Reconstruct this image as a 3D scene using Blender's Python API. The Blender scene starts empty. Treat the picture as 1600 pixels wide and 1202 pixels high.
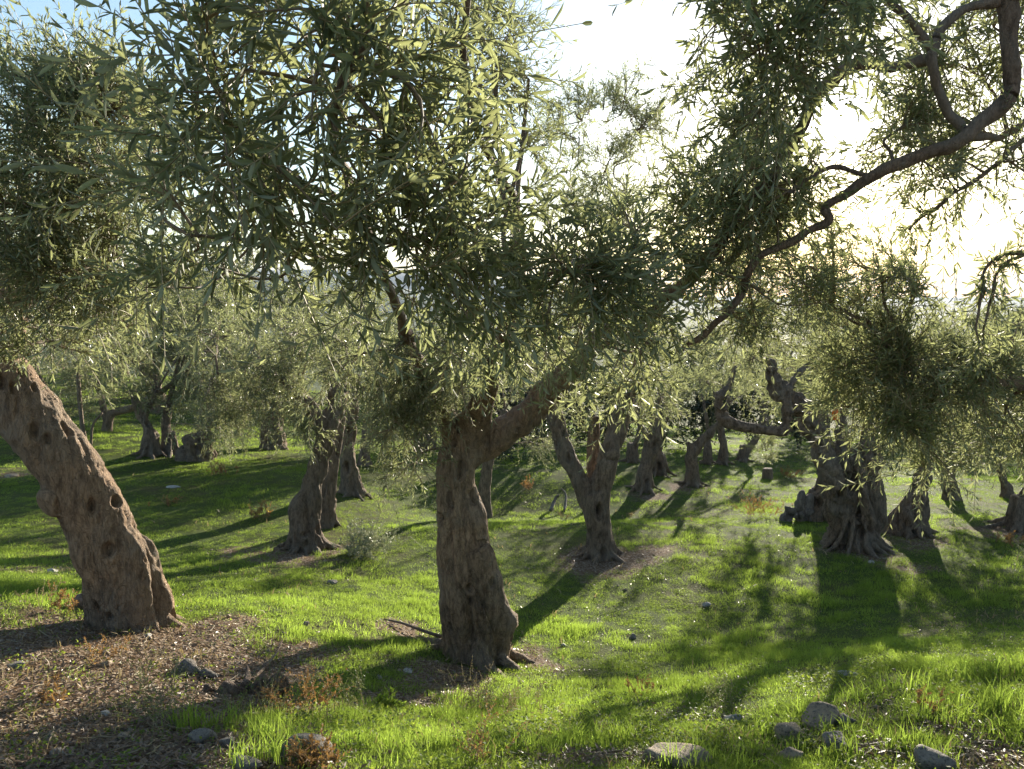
import bpy, math, random
import numpy as np
from math import radians
rng = np.random.default_rng(7)
random.seed(7)

# ---------------------------------------------------------------- camera, sky, sun, exposure
EYE = 1.6
PITCH = radians(6.44)
FPX = 1250.0
cp, sp = math.cos(PITCH), math.sin(PITCH)
def P(px, py, d):
    """point seen at a position of the photograph, d metres ahead"""
    u = (px - 800) / FPX; v = (601 - py) / FPX
    fy = cp + v * sp; fz = -sp + v * cp
    return np.array([u * d / fy, d, EYE + fz * d / fy])
def pxm(d): return d / FPX                      # metres per photo pixel

scene = bpy.context.scene
COL = scene.collection
cam = bpy.data.objects.new('camera', bpy.data.cameras.new('camera'))
COL.objects.link(cam); scene.camera = cam
cam.location = (0, 0, EYE)
cam.rotation_euler = (radians(90) - PITCH, 0, 0)
cam.data.sensor_width = 36; cam.data.lens = 36 * FPX / 1600
cam.data.clip_start = 0.05; cam.data.clip_end = 30000

sd = P(1312, 180, 10) - np.array([0, 0, EYE]); sd /= np.linalg.norm(sd)
SUN_EL = math.asin(sd[2]); SUN_AZ = math.atan2(sd[0], sd[1])
world = bpy.data.worlds.new('World'); scene.world = world; world.use_nodes = True
nt = world.node_tree; nt.nodes.clear()
sky = nt.nodes.new('ShaderNodeTexSky'); sky.sky_type = 'NISHITA'; sky.sun_disc = False
sky.sun_elevation = SUN_EL; sky.sun_rotation = SUN_AZ
sky.air_density = 1.0; sky.dust_density = 0.35; sky.ozone_density = 1.2; sky.altitude = 60
bg = nt.nodes.new('ShaderNodeBackground'); bg.inputs['Strength'].default_value = 0.075
out = nt.nodes.new('ShaderNodeOutputWorld')
tc = nt.nodes.new('ShaderNodeTexCoord')
dot = nt.nodes.new('ShaderNodeVectorMath'); dot.operation = 'DOT_PRODUCT'; dot.inputs[1].default_value = tuple(sd)
nt.links.new(tc.outputs['Generated'], dot.inputs[0])
def wmath(op, a, b=None):
    n = nt.nodes.new('ShaderNodeMath'); n.operation = op
    for i, x in enumerate((a, b)):
        if x is None: continue
        if isinstance(x, (int, float)): n.inputs[i].default_value = x
        else: nt.links.new(x, n.inputs[i])
    return n.outputs[0]
# the sun's aureole (wide, medium, narrow) and its disc, in the units of the sky texture
c = wmath('MAXIMUM', dot.outputs['Value'], 0.0)
g1 = wmath('MULTIPLY', wmath('POWER', c, 9.0), 0.5)
g2 = wmath('MULTIPLY', wmath('POWER', c, 90.0), 2.5)
g3 = wmath('MULTIPLY', wmath('POWER', c, 2500.0), 45.0)
disc = wmath('MULTIPLY', wmath('GREATER_THAN', c, math.cos(radians(0.75))), 1500.0)
gs = wmath('ADD', wmath('ADD', g1, g2), wmath('ADD', g3, disc))
gc = nt.nodes.new('ShaderNodeVectorMath'); gc.operation = 'SCALE'; gc.inputs[0].default_value = (0.92, 0.97, 1.06)
nt.links.new(gs, gc.inputs['Scale'])
sat = nt.nodes.new('ShaderNodeHueSaturation'); sat.inputs['Saturation'].default_value = 1.1
nt.links.new(sky.outputs[0], sat.inputs['Color'])
ad = nt.nodes.new('ShaderNodeVectorMath'); ad.operation = 'ADD'
nt.links.new(sat.outputs[0], ad.inputs[0]); nt.links.new(gc.outputs[0], ad.inputs[1])
nt.links.new(ad.outputs[0], bg.inputs['Color']); nt.links.new(bg.outputs[0], out.inputs['Surface'])

sunl = bpy.data.lights.new('sun', 'SUN'); sunl.energy = 5.0; sunl.angle = radians(0.53); sunl.color = (1.0, 0.90, 0.74)
suno = bpy.data.objects.new('sun', sunl); COL.objects.link(suno)
from mathutils import Vector, Matrix, Quaternion
suno.rotation_euler = Vector(tuple(sd)).to_track_quat('Z', 'Y').to_euler()
suno.location = (8, 20, 12)

vs = scene.view_settings
vs.view_transform = 'Standard'; vs.look = 'None'; vs.gamma = 1.0; vs.use_curve_mapping = False
vs.exposure = 1.75
scene.render.engine = 'CYCLES'
scene.cycles.max_bounces = 8; scene.cycles.transparent_max_bounces = 8

# ---------------------------------------------------------------- helpers
def smooth(a, b, x):
    t = np.clip((x - a) / (b - a), 0, 1); return t * t * (3 - 2 * t)
_perm = np.random.default_rng(3).integers(0, 1 << 30, 4096)
def _hash(i, j, k):
    return _perm[(i * 73856093 ^ j * 19349663 ^ k * 83492791) & 4095].astype(np.float64) / (1 << 30)
def noise(p):
    """value noise in -1..1 of an (n,3) array"""
    f = np.floor(p); t = p - f; f = f.astype(np.int64); t = t * t * (3 - 2 * t)
    r = 0
    for a in (0, 1):
        wa = t[:, 0] if a else 1 - t[:, 0]
        for b in (0, 1):
            wb = t[:, 1] if b else 1 - t[:, 1]
            for c_ in (0, 1):
                wc = t[:, 2] if c_ else 1 - t[:, 2]
                r = r + wa * wb * wc * _hash(f[:, 0] + a, f[:, 1] + b, f[:, 2] + c_)
    return r * 2 - 1
def fbm(p, o=4):
    r = 0; a = 1; s = 0
    for i in range(o):
        r = r + a * noise(p * 2 ** i + 17.3 * i); s += a; a *= .5
    return r / s
def n2(x, y, s, seed=0, o=3):
    x = np.asarray(x, float); y = np.asarray(y, float)
    return fbm(np.stack([x * s + seed, y * s - seed * 1.7, np.full_like(x, seed * 3.1)], -1).reshape(-1, 3), o).reshape(x.shape)
def unit(v): return v / np.maximum(np.linalg.norm(v, axis=-1, keepdims=True), 1e-9)

def mesh_np(name, V, F, k=4, rnd=None, mats=(), smooth_=False, F2=None):
    """mesh out of numpy arrays; F is (n,k) faces; F2 optional second face array of another size"""
    me = bpy.data.meshes.new(name)
    V = np.asarray(V, np.float32)
    me.vertices.add(len(V)); me.vertices.foreach_set('co', V.ravel())
    loops = [np.asarray(F, np.int32).ravel()]; sizes = [np.full(len(F), F.shape[1])]
    if F2 is not None and len(F2): loops.append(np.asarray(F2, np.int32).ravel()); sizes.append(np.full(len(F2), F2.shape[1]))
    L = np.concatenate(loops); S = np.concatenate(sizes)
    me.loops.add(len(L)); me.loops.foreach_set('vertex_index', L)
    me.polygons.add(len(S))
    st = np.concatenate([[0], np.cumsum(S)[:-1]]).astype(np.int32)
    me.polygons.foreach_set('loop_start', st)
    me.update(calc_edges=True)
    if smooth_: me.polygons.foreach_set('use_smooth', np.ones(len(S), bool))
    if rnd is not None:
        at = me.attributes.new('rnd', 'FLOAT', 'POINT'); at.data.foreach_set('value', np.asarray(rnd, np.float32))
    for m in mats: me.materials.append(m)
    return me
def link(name, me, parent=None, loc=(0, 0, 0)):
    o = bpy.data.objects.new(name, me); COL.objects.link(o); o.location = tuple(loc)
    if parent is not None: o.parent = parent
    return o
def tag(o, label=None, cat=None, group=None, kind=None):
    if label: o['label'] = label
    if cat: o['category'] = cat
    if group: o['group'] = group
    if kind: o['kind'] = kind
    return o
def empty(name, loc):
    o = bpy.data.objects.new(name, None); COL.objects.link(o); o.location = tuple(loc); o.empty_display_size = .2
    return o

# ---------------------------------------------------------------- the lie of the land
CT = [  # photo x, photo y, metres ahead
 (0,1202,2.5),(500,1202,2.5),(1000,1202,2.6),(1600,1202,2.6),(0,1050,3.6),(200,1080,3.4),(0,950,4.8),(190,970,5.0),
 (400,950,5.6),(560,1000,5.1),(740,1035,5.4),(700,1115,3.9),(1050,1160,3.1),(1300,1120,3.3),(1600,1040,3.9),(1600,960,6.4),
 (1300,1000,6.0),(1000,1050,5.2),(940,868,8.8),(1340,855,9.0),(480,858,8.8),(130,850,8.5),(0,800,10),(200,740,13),(170,680,16),
 (245,708,15),(0,700,15),(550,770,12.2),(570,725,15),(780,815,10.6),(1200,820,10.4),(1000,815,10.5),(900,745,14.6),(1100,765,14.2),
 (900,700,20),(1200,720,19),(1400,765,14),(1590,825,10),(1590,765,14),(1500,700,22),(700,700,20),(400,690,19)]
cps = [P(*a) for a in CT]
cps += [np.array(a, float) for a in [(-3,0,0.05),(0,0,0),(3,0,0),(0,-6,.3),(-8,-3,.4),(8,-3,.1),(-9,4,-.2),(8,4,-.5),(9,9,-1.35),(-12,10,-1.1),
   (-1.,12.3,-1.95),(1.5,12.3,-1.95),(-14,18,-1.),(14,16,-2.0),(-12,28,-1.0),(0,28,-2.9),(14,28,-3.6),(-2,45,-4.2),(-25,40,-1.6),(25,40,-5.2)]]
cps = np.array(cps)
def tps_fit(X, z, lam=0.02):
    n = len(X); r2 = ((X[:, None] - X[None]) ** 2).sum(-1)
    K = .5 * r2 * np.log(r2 + 1e-12) + lam * np.eye(n)
    Q = np.c_[np.ones(n), X]; A = np.block([[K, Q], [Q.T, np.zeros((3, 3))]])
    return np.linalg.solve(A, np.r_[z, 0, 0, 0])
TW = tps_fit(cps[:, :2], cps[:, 2])
def H0(x, y):
    x = np.asarray(x, float); y = np.asarray(y, float); sh = x.shape; x = x.ravel(); y = y.ravel()
    r = np.empty(len(x)); n = len(cps)
    for s in range(0, len(x), 20000):
        xs, ys = x[s:s+20000], y[s:s+20000]
        r2 = (xs[:, None] - cps[None, :, 0]) ** 2 + (ys[:, None] - cps[None, :, 1]) ** 2
        r[s:s+20000] = (.5 * r2 * np.log(r2 + 1e-12)) @ TW[:n] + TW[n] + TW[n+1] * xs + TW[n+2] * ys
    far = -3.2 - 0.10 * np.maximum(y - 25, 0) - .02 * np.abs(x) - .00002 * x * x
    far = np.maximum(far, -30)
    d = np.hypot(x, y - 8)
    w = smooth(20, 36, d)
    r = np.where(w < 1, np.clip(r, -8, 4) * (1 - w), 0) + far * w
    return r.reshape(sh)
def H(x, y):
    h = H0(x, y); d = np.hypot(x, y)
    return h + .035 * n2(x, y, 1.1, 5) + .018 * n2(x, y, 4.0, 9) * np.exp(-d / 20) + .010 * n2(x, y, 12.0, 2) * np.exp(-d / 9)
def ground_at(px_, py_):
    """where the line of sight meets the ground"""
    a = P(px_, py_, 1.0) - np.array([0, 0, EYE])
    t = np.arange(1.5, 60, .02); z = EYE + a[2] * t
    h = H(a[0] * t, a[1] * t); i = np.argmax(z < h)
    if not (z < h).any(): i = len(t) - 1
    return np.array([a[0] * t[i], a[1] * t[i], h[i]])

# bare and littered patches of ground: photo x, photo y, radius m, strength
SOIL = [(60,1150,1.0,1),(200,1100,.9,1),(80,1010,1.0,.9),(-150,1050,1.2,1),(250,1030,.6,1),(330,985,.34,.8),(380,1045,.45,.9),(470,1015,.28,.7),(300,1180,.5,1),(400,1150,.25,.8),
  (560,1085,.26,.8),(650,1100,.28,.8),(690,1060,.36,.8),(810,1025,.36,.8),(640,980,.24,.6),(860,1040,.3,.4),(480,1170,.25,.7),(940,880,.5,.9),(1010,870,.35,.8),(900,872,.3,.8),(470,865,.6,.7),(1350,872,.5,.5),(1400,880,.4,.5),(1430,845,.5,.5),
  (1330,1165,.12,.8),(1490,1140,.15,.7),(1570,1195,.22,.9),(980,1195,.25,.8),(1060,1120,.2,.5),(1580,835,.5,.8),(40,890,.4,.5),(20,740,.5,.4),(1010,775,.5,.5),(1080,762,.5,.5)]
SP = [(ground_at(a, b), r, s) for a, b, r, s in SOIL]
def soil(x, y):
    x = np.asarray(x, float); y = np.asarray(y, float); m = np.zeros_like(x)
    w = .35 * n2(x, y, 1.6, 21) ; w2 = .35 * n2(x, y, 1.6, 33)
    for p, r, s in SP:
        m = np.maximum(m, s * np.exp(-(((x + w - p[0]) ** 2 + ((y + w2 - p[1]) * .9) ** 2) / (r * r)) * 1.1))
    behind = smooth(2.4, 1.2, y); m = np.maximum(m, behind * .8)
    return np.clip(m * 1.25 + .28 * n2(x, y, 3.0, 40), 0, 1)

# ---------------------------------------------------------------- materials
def newmat(name):
    m = bpy.data.materials.new(name); m.use_nodes = True; n = m.node_tree; n.nodes.clear()
    return m, n
class NB:
    def __init__(s, n): s.n = n
    def new(s, t, **kw):
        x = s.n.nodes.new(t)
        for k, v in kw.items():
            if k.startswith('i_'):
                x.inputs[k[2:].replace('_', ' ')].default_value = v
            else: setattr(x, k, v)
        return x
    def l(s, a, b): s.n.links.new(a, b)
    def noise(s, vec, scale, detail=4, rough=.6):
        x = s.new('ShaderNodeTexNoise'); x.inputs['Scale'].default_value = scale; x.inputs['Detail'].default_value = detail; x.inputs['Roughness'].default_value = rough
        if vec is not None: s.l(vec, x.inputs['Vector'])
        return x.outputs['Fac']
    def ramp(s, f, stops):
        r = s.new('ShaderNodeValToRGB'); e = r.color_ramp.elements
        while len(e) < len(stops): e.new(.5)
        for i, (p, c_) in enumerate(stops):
            e[i].position = p; e[i].color = (*c_, 1) if len(c_) == 3 else c_
        s.l(f, r.inputs[0]); return r.outputs[0]
    def mix(s, f, a, b, typ='RGBA', blend='MIX'):
        x = s.new('ShaderNodeMix', data_type=typ, blend_type=blend) if typ == 'RGBA' else s.new('ShaderNodeMix', data_type=typ)
        ia, ib, o = (6, 7, 2) if typ == 'RGBA' else (2, 3, 0)
        for i, v in ((0, f), (ia, a), (ib, b)):
            if hasattr(v, 'node'): s.l(v, x.inputs[i])
            else: x.inputs[i].default_value = (*v, 1) if isinstance(v, tuple) and len(v) == 3 else v
        return x.outputs[o]
    def math(s, op, a, b=0.0):
        x = s.new('ShaderNodeMath', operation=op)
        for i, v in enumerate((a, b)):
            if hasattr(v, 'node'): s.l(v, x.inputs[i])
            else: x.inputs[i].default_value = v
        return x.outputs[0]

def leaf_material(name, top_a, top_b, under_a, under_b, trans, tfac=.38, rough=.36, spec=.5, tone=False):
    m, n = newmat(name); b = NB(n)
    at = b.new('ShaderNodeAttribute', attribute_name='rnd')
    if tone:
        ti = b.new('ShaderNodeAttribute', attribute_name='tone', attribute_type='INSTANCER')
        sm = b.new('ShaderNodeMath', operation='ADD', use_clamp=True); b.l(at.outputs['Fac'], sm.inputs[0]); b.l(ti.outputs['Fac'], sm.inputs[1]); fac_ = sm.outputs[0]
    else: fac_ = at.outputs['Fac']
    geo = b.new('ShaderNodeNewGeometry')
    top = b.mix(fac_, top_a, top_b); und = b.mix(fac_, under_a, under_b)
    col = b.mix(geo.outputs['Backfacing'], top, und)
    pr = b.new('ShaderNodeBsdfPrincipled'); b.l(col, pr.inputs['Base Color'])
    rg = b.mix(geo.outputs['Backfacing'], rough, .62, 'FLOAT'); b.l(rg, pr.inputs['Roughness'])
    pr.inputs['Specular IOR Level'].default_value = spec
    tr = b.new('ShaderNodeBsdfTranslucent')
    tcol = b.mix(fac_, trans, tuple(x * .55 for x in trans)); b.l(tcol, tr.inputs['Color'])
    mx = b.new('ShaderNodeMixShader'); mx.inputs[0].default_value = tfac
    b.l(pr.outputs[0], mx.inputs[1]); b.l(tr.outputs[0], mx.inputs[2])
    o = b.new('ShaderNodeOutputMaterial'); b.l(mx.outputs[0], o.inputs['Surface'])
    return m
M_LEAF = leaf_material('olive_leaf', (.095,.115,.052), (.042,.058,.028), (.33,.35,.235), (.20,.215,.145), (.44,.48,.20), .45, .3)
M_LEAFFAR = leaf_material('olive_leaf_far', (.095,.115,.052), (.05,.066,.033), (.24,.25,.17), (.19,.21,.145), (.38,.42,.15), .42)
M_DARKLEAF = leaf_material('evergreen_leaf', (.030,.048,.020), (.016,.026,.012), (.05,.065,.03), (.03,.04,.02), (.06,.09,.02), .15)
M_GRASS = leaf_material('grass_blade', (.15,.19,.035), (.05,.11,.02), (.16,.20,.04), (.055,.115,.022), (.40,.56,.08), .57, .7, .15, True)
M_FORB = leaf_material('ground_cover_leaf', (.09,.15,.03), (.06,.10,.025), (.11,.16,.05), (.08,.12,.04), (.46,.58,.07), .5, .6, .25)
M_DRY = leaf_material('dry_plant', (.34,.20,.08), (.22,.12,.05), (.34,.22,.10), (.22,.13,.06), (.42,.24,.07), .4, .7)
M_STRAW = leaf_material('straw', (.38,.30,.15), (.26,.19,.10), (.36,.28,.15), (.25,.18,.09), (.42,.33,.14), .35, .6)
M_LITTER = leaf_material('fallen_leaf', (.22,.14,.075), (.10,.06,.035), (.33,.25,.16), (.20,.14,.09), (.28,.17,.08), .15, .45)
M_PALE = leaf_material('pale_sprig_leaf', (.30,.34,.22), (.2,.24,.15), (.40,.42,.32), (.3,.33,.24), (.35,.38,.2), .35, .4)
M_RUST = leaf_material('rusty_leaf', (.42,.10,.03), (.32,.09,.03), (.45,.14,.05), (.34,.12,.05), (.6,.16,.04), .45, .5)
M_HERB = leaf_material('herb_leaf', (.09,.12,.045), (.06,.085,.03), (.12,.15,.06), (.09,.11,.05), (.26,.32,.08), .4, .5)

def bark_material(name, a, b_, dark, bscale=1.0, sc=1.0):
    m, n = newmat(name); b = NB(n)
    tcn = b.new('ShaderNodeTexCoord'); mp = b.new('ShaderNodeMapping'); mp.inputs['Scale'].default_value = (1, 1, .35)
    b.l(tcn.outputs['Object'], mp.inputs['Vector'])
    f1 = b.noise(mp.outputs[0], 3.5 * sc, 5, .65); f2 = b.noise(mp.outputs[0], 26 * sc, 8, .78); f3 = b.noise(tcn.outputs['Object'], 110 * sc, 3, .6)
    vo = b.new('ShaderNodeTexVoronoi', feature='DISTANCE_TO_EDGE'); vo.inputs['Scale'].default_value = 38 * sc
    wv = b.new('ShaderNodeVectorMath', operation='ADD'); nn = b.new('ShaderNodeTexNoise'); nn.inputs['Scale'].default_value = 9 * sc; b.l(mp.outputs[0], nn.inputs['Vector'])
    sc_ = b.new('ShaderNodeVectorMath', operation='SCALE'); sc_.inputs['Scale'].default_value = .14 / sc; b.l(nn.outputs['Color'], sc_.inputs[0])
    b.l(mp.outputs[0], wv.inputs[0]); b.l(sc_.outputs[0], wv.inputs[1]); b.l(wv.outputs[0], vo.inputs['Vector'])
    crack = b.ramp(vo.outputs['Distance'], [(0, (0, 0, 0)), (.10, (1, 1, 1))])
    col = b.mix(b.ramp(f1, [(.35, (0, 0, 0)), (.65, (1, 1, 1))]), a, b_)
    col = b.mix(b.ramp(f2, [(.38, (1, 1, 1)), (.57, (0, 0, 0))]), col, dark)
    lich = b.ramp(b.noise(tcn.outputs['Object'], 7 * sc, 6, .8), [(.60, (0, 0, 0)), (.70, (1, 1, 1))])
    lf = b.math('MULTIPLY', lich, .5); col = b.mix(lf, col, (.38, .35, .27))
    col = b.mix(b.math('MULTIPLY', b.math('SUBTRACT', 1.0, crack), .30), col, dark)
    big_ = b.ramp(b.noise(tcn.outputs['Object'], 1.6 * sc, 4, .7), [(.42, (0, 0, 0)), (.62, (1, 1, 1))]); col = b.mix(b.math('MULTIPLY', big_, .45), col, (.28, .25, .20))
    h = b.math('ADD', b.math('ADD', b.math('MULTIPLY', f2, 1.0), b.math('MULTIPLY', f3, .4)), b.math('MULTIPLY', crack, .22))
    bu = b.new('ShaderNodeBump'); bu.inputs['Strength'].default_value = 1.0; bu.inputs['Distance'].default_value = .036 * bscale; b.l(h, bu.inputs['Height'])
    pr = b.new('ShaderNodeBsdfPrincipled'); b.l(col, pr.inputs['Base Color']); pr.inputs['Roughness'].default_value = .85
    pr.inputs['Specular IOR Level'].default_value = .25
    b.l(bu.outputs[0], pr.inputs['Normal'])
    o = b.new('ShaderNodeOutputMaterial'); b.l(pr.outputs[0], o.inputs['Surface'])
    return m
M_BARK = bark_material('olive_bark', (.44,.29,.175), (.35,.24,.15), (.13,.082,.05))
M_BARKG = bark_material('grey_olive_bark', (.38,.275,.19), (.29,.21,.145), (.10,.07,.048), 1.4)
M_BRANCH = bark_material('branch_bark', (.25,.16,.105), (.19,.14,.105), (.09,.06,.04), .25, 2.2)
M_DEAD = bark_material('dead_wood', (.34,.30,.27), (.25,.22,.19), (.08,.06,.05), .8)
M_LOG = bark_material('brown_log', (.24,.16,.11), (.30,.22,.16), (.06,.04,.03), 1.0)

def twig_material():
    m, n = newmat('twig'); b = NB(n)
    at = b.new('ShaderNodeAttribute', attribute_name='rnd')
    c_ = b.mix(at.outputs['Fac'], (.18,.13,.075), (.30,.24,.12))
    pr = b.new('ShaderNodeBsdfPrincipled'); b.l(c_, pr.inputs['Base Color']); pr.inputs['Roughness'].default_value = .6
    o = b.new('ShaderNodeOutputMaterial'); b.l(pr.outputs[0], o.inputs['Surface']); return m
M_TWIG = twig_material()

def rock_material(name, a, b_):
    m, n = newmat(name); b = NB(n); tcn = b.new('ShaderNodeTexCoord')
    f = b.noise(tcn.outputs['Object'], 14, 8, .75); f2 = b.noise(tcn.outputs['Object'], 70, 6, .75)
    col = b.mix(b.ramp(f, [(.35, (0,0,0)), (.62, (1,1,1))]), a, b_)
    col = b.mix(b.ramp(f2, [(.36, (1,1,1)), (.5, (0,0,0))]), col, (.06,.055,.05))
    bu = b.new('ShaderNodeBump'); bu.inputs['Distance'].default_value = .022; b.l(b.math('ADD', f, b.math('MULTIPLY', f2, .5)), bu.inputs['Height'])
    pr = b.new('ShaderNodeBsdfPrincipled'); b.l(col, pr.inputs['Base Color']); pr.inputs['Roughness'].default_value = .8; b.l(bu.outputs[0], pr.inputs['Normal'])
    o = b.new('ShaderNodeOutputMaterial'); b.l(pr.outputs[0], o.inputs['Surface']); return m
M_ROCK = rock_material('tan_rock', (.44,.33,.21), (.27,.21,.15)); M_ROCKG = rock_material('grey_rock', (.30,.26,.21), (.19,.165,.135)); M_ROCKP = rock_material('pale_stone', (.50,.47,.42), (.38,.36,.33))

def ground_material():
    m, n = newmat('ground'); b = NB(n); tcn = b.new('ShaderNodeTexCoord')
    at = b.new('ShaderNodeAttribute', attribute_name='rnd')
    o_ = tcn.outputs['Object']
    f = b.noise(o_, 6, 7, .7); f2 = b.noise(o_, 55, 5, .7); f3 = b.noise(o_, .7, 4, .6)
    green = b.mix(b.ramp(f2, [(.3, (0,0,0)), (.7, (1,1,1))]), (.042,.060,.016), (.085,.115,.026))
    green = b.mix(b.ramp(f3, [(.45, (0,0,0)), (.7, (1,1,1))]), green, (.085,.08,.03))
    vo = b.new('ShaderNodeTexVoronoi'); vo.inputs['Scale'].default_value = 60; b.l(o_, vo.inputs['Vector'])
    soilc = b.mix(b.ramp(f2, [(.35, (0,0,0)), (.65, (1,1,1))]), (.080,.052,.033), (.19,.13,.08))
    bits = b.ramp(b.new('ShaderNodeSeparateColor').outputs[0], [(0, (0,0,0)), (1, (1,1,1))])
    spc = b.new('ShaderNodeSeparateColor'); b.l(vo.outputs['Color'], spc.inputs[0])
    soilc = b.mix(b.ramp(spc.outputs[0], [(.72, (0,0,0)), (.8, (1,1,1))]), soilc, (.26,.21,.16))
    fac = b.math('ADD', at.outputs['Fac'], b.math('MULTIPLY', b.math('SUBTRACT', f, .5), .5))
    col = b.mix(b.ramp(fac, [(.25, (0,0,0)), (.45, (1,1,1))]), green, soilc)
    h = b.math('ADD', b.math('MULTIPLY', f2, .6), vo.outputs['Distance'])
    bu = b.new('ShaderNodeBump'); bu.inputs['Distance'].default_value = .012; b.l(h, bu.inputs['Height'])
    pr = b.new('ShaderNodeBsdfPrincipled'); b.l(col, pr.inputs['Base Color']); pr.inputs['Roughness'].default_value = .9; b.l(bu.outputs[0], pr.inputs['Normal'])
    pr.inputs['Specular IOR Level'].default_value = .05
    o = b.new('ShaderNodeOutputMaterial'); b.l(pr.outputs[0], o.inputs['Surface']); return m
M_GROUND = ground_material()
def plain(name, c_, rough=.7, nscale=3, var=.25, spec=.4):
    m, n = newmat(name); b = NB(n); tcn = b.new('ShaderNodeTexCoord')
    f = b.noise(tcn.outputs['Object'], nscale, 6, .65)
    col = b.mix(f, tuple(x * (1 - var) for x in c_), tuple(x * (1 + var) for x in c_))
    pr = b.new('ShaderNodeBsdfPrincipled'); b.l(col, pr.inputs['Base Color']); pr.inputs['Roughness'].default_value = rough; pr.inputs['Specular IOR Level'].default_value = spec
    o = b.new('ShaderNodeOutputMaterial'); b.l(pr.outputs[0], o.inputs['Surface']); return m
M_HILL = plain('forest_hill', (.06,.09,.05), .95, .01, .5)
M_ORANGE = plain('orange_plastic', (.75,.16,.02), .5, 9, .15)
M_BLUE = plain('blue_plastic', (.08,.35,.6), .5, 9, .15)

# ---------------------------------------------------------------- ground and hills
def polar_ground():
    ang = []
    a = -180.0
    while a < 180 - 1e-6:
        ang.append(a); a += .35 if abs(a) < 38 else 3.0
    ang = np.radians(np.array(ang)); rad = np.concatenate([np.geomspace(.4, 40, 420), np.geomspace(41, 9000, 60)])
    A, R = np.meshgrid(ang, rad); X = R * np.sin(A); Y = R * np.cos(A)
    Z = H(X, Y); S = soil(X, Y) * smooth(60, 25, R)
    nr, na = X.shape
    V = np.stack([X, Y, Z], -1).reshape(-1, 3)
    i, j = np.meshgrid(np.arange(nr - 1), np.arange(na), indexing='ij'); j2 = (j + 1) % na
    F = np.stack([i * na + j, i * na + j2, (i + 1) * na + j2, (i + 1) * na + j], -1).reshape(-1, 4)[:, ::-1]
    c0 = len(V); V = np.vstack([V, [[0, 0, float(H(np.array([0.]), np.array([0.]))[0])]]])
    jj = np.arange(na); F2 = np.stack([np.full(na, c0), (jj + 1) % na, jj], -1)[:, ::-1]
    me = mesh_np('ground', V, F, rnd=np.r_[S.ravel(), 0], mats=[M_GROUND], smooth_=True, F2=F2)
    tag(link('ground', me), kind='structure')
polar_ground()
def far_hills():
    # two ridges of hills beyond the bay on the left
    for k, (d, a0, a1, hh, seed) in enumerate([(1500, -75, 6, 95, 3), (2400, -80, 14, 135, 8)]):
        az = np.radians(np.linspace(a0, a1, 160)); t = np.linspace(0, 1, 30)
        A, T = np.meshgrid(az, t); env = smooth(0, .12, (A - az[0]) / (az[-1] - az[0])) * smooth(1, .75, (A - az[0]) / (az[-1] - az[0]))
        r = d + (T - .5) * 700
        X = r * np.sin(A); Y = r * np.cos(A)
        Z = -60 + np.sin(np.pi * T) * env * (hh + 34 * n2(X, Y, .0022, seed, 4)) + 5 * n2(X, Y, .02, seed, 3)
        V = np.stack([X, Y, Z], -1).reshape(-1, 3); na = len(az)
        i, j = np.meshgrid(np.arange(len(t) - 1), np.arange(na - 1), indexing='ij')
        F = np.stack([i * na + j, i * na + j + 1, (i + 1) * na + j + 1, (i + 1) * na + j], -1).reshape(-1, 4)
        tag(link('hills', mesh_np('hills', V, F, mats=[M_HILL], smooth_=True)), kind='structure')
far_hills()

# ---------------------------------------------------------------- tubes, shoots, leaves
def catmull(pts, n):
    """resample a polyline of rows (any columns) with a Catmull-Rom curve"""
    p = np.asarray(pts, float)
    if len(p) == 2: 
        t = np.linspace(0, 1, n)[:, None]; return p[0] * (1 - t) + p[1] * t
    q = np.vstack([2 * p[0] - p[1], p, 2 * p[-1] - p[-2]])
    seg = np.linspace(0, len(p) - 1 - 1e-6, n); i = seg.astype(int); t = (seg - i)[:, None]
    a, b, c_, d = q[i], q[i + 1], q[i + 2], q[i + 3]
    return .5 * ((2 * b) + (-a + c_) * t + (2 * a - 5 * b + 4 * c_ - d) * t ** 2 + (-a + 3 * b - 3 * c_ + d) * t ** 3)
def tubes(Pt, R, k=5):
    """Pt (N,M,3), R (N,M) -> V, F of N tapered tubes"""
    N, M, _ = Pt.shape
    T = unit(np.gradient(Pt, axis=1)); up = np.tile(np.array([.13, .31, .94]), (N, M, 1))
    up = np.where(np.abs((T * up).sum(-1, keepdims=True)) > .95, np.array([1., .1, 0]), up)
    A = unit(np.cross(T, up)); B = np.cross(T, A)
    th = np.linspace(0, 2 * np.pi, k, endpoint=False)
    V = Pt[:, :, None] + R[:, :, None, None] * (A[:, :, None] * np.cos(th)[None, None, :, None] + B[:, :, None] * np.sin(th)[None, None, :, None])
    base = (np.arange(N) * M * k)[:, None, None]; m = np.arange(M - 1)[None, :, None] * k; s = np.arange(k)[None, None]; s2 = (s + 1) % k
    F = np.stack(np.broadcast_arrays(base + m + s, base + m + s2, base + m + k + s2, base + m + k + s), -1).reshape(-1, 4)
    return V.reshape(-1, 3), F
LEAF3 = np.array([[0,0,0],[.30,.42,.02],[.30,-.42,.02],[.30,0,-.05],[.68,.40,.0],[.68,-.40,.0],[.68,0,-.08],[1,0,-.12]])   # along, across, up
LEAF3F = np.array([[0,3,1],[0,2,3],[1,3,6],[1,6,4],[3,2,5],[3,5,6],[4,6,7],[6,5,7]])
LEAF2 = np.array([[0,0,0],[.45,.5,.03],[.45,-.5,.03],[1,0,-.06]]); LEAF2F = np.array([[0,2,3],[0,3,1]])
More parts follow.
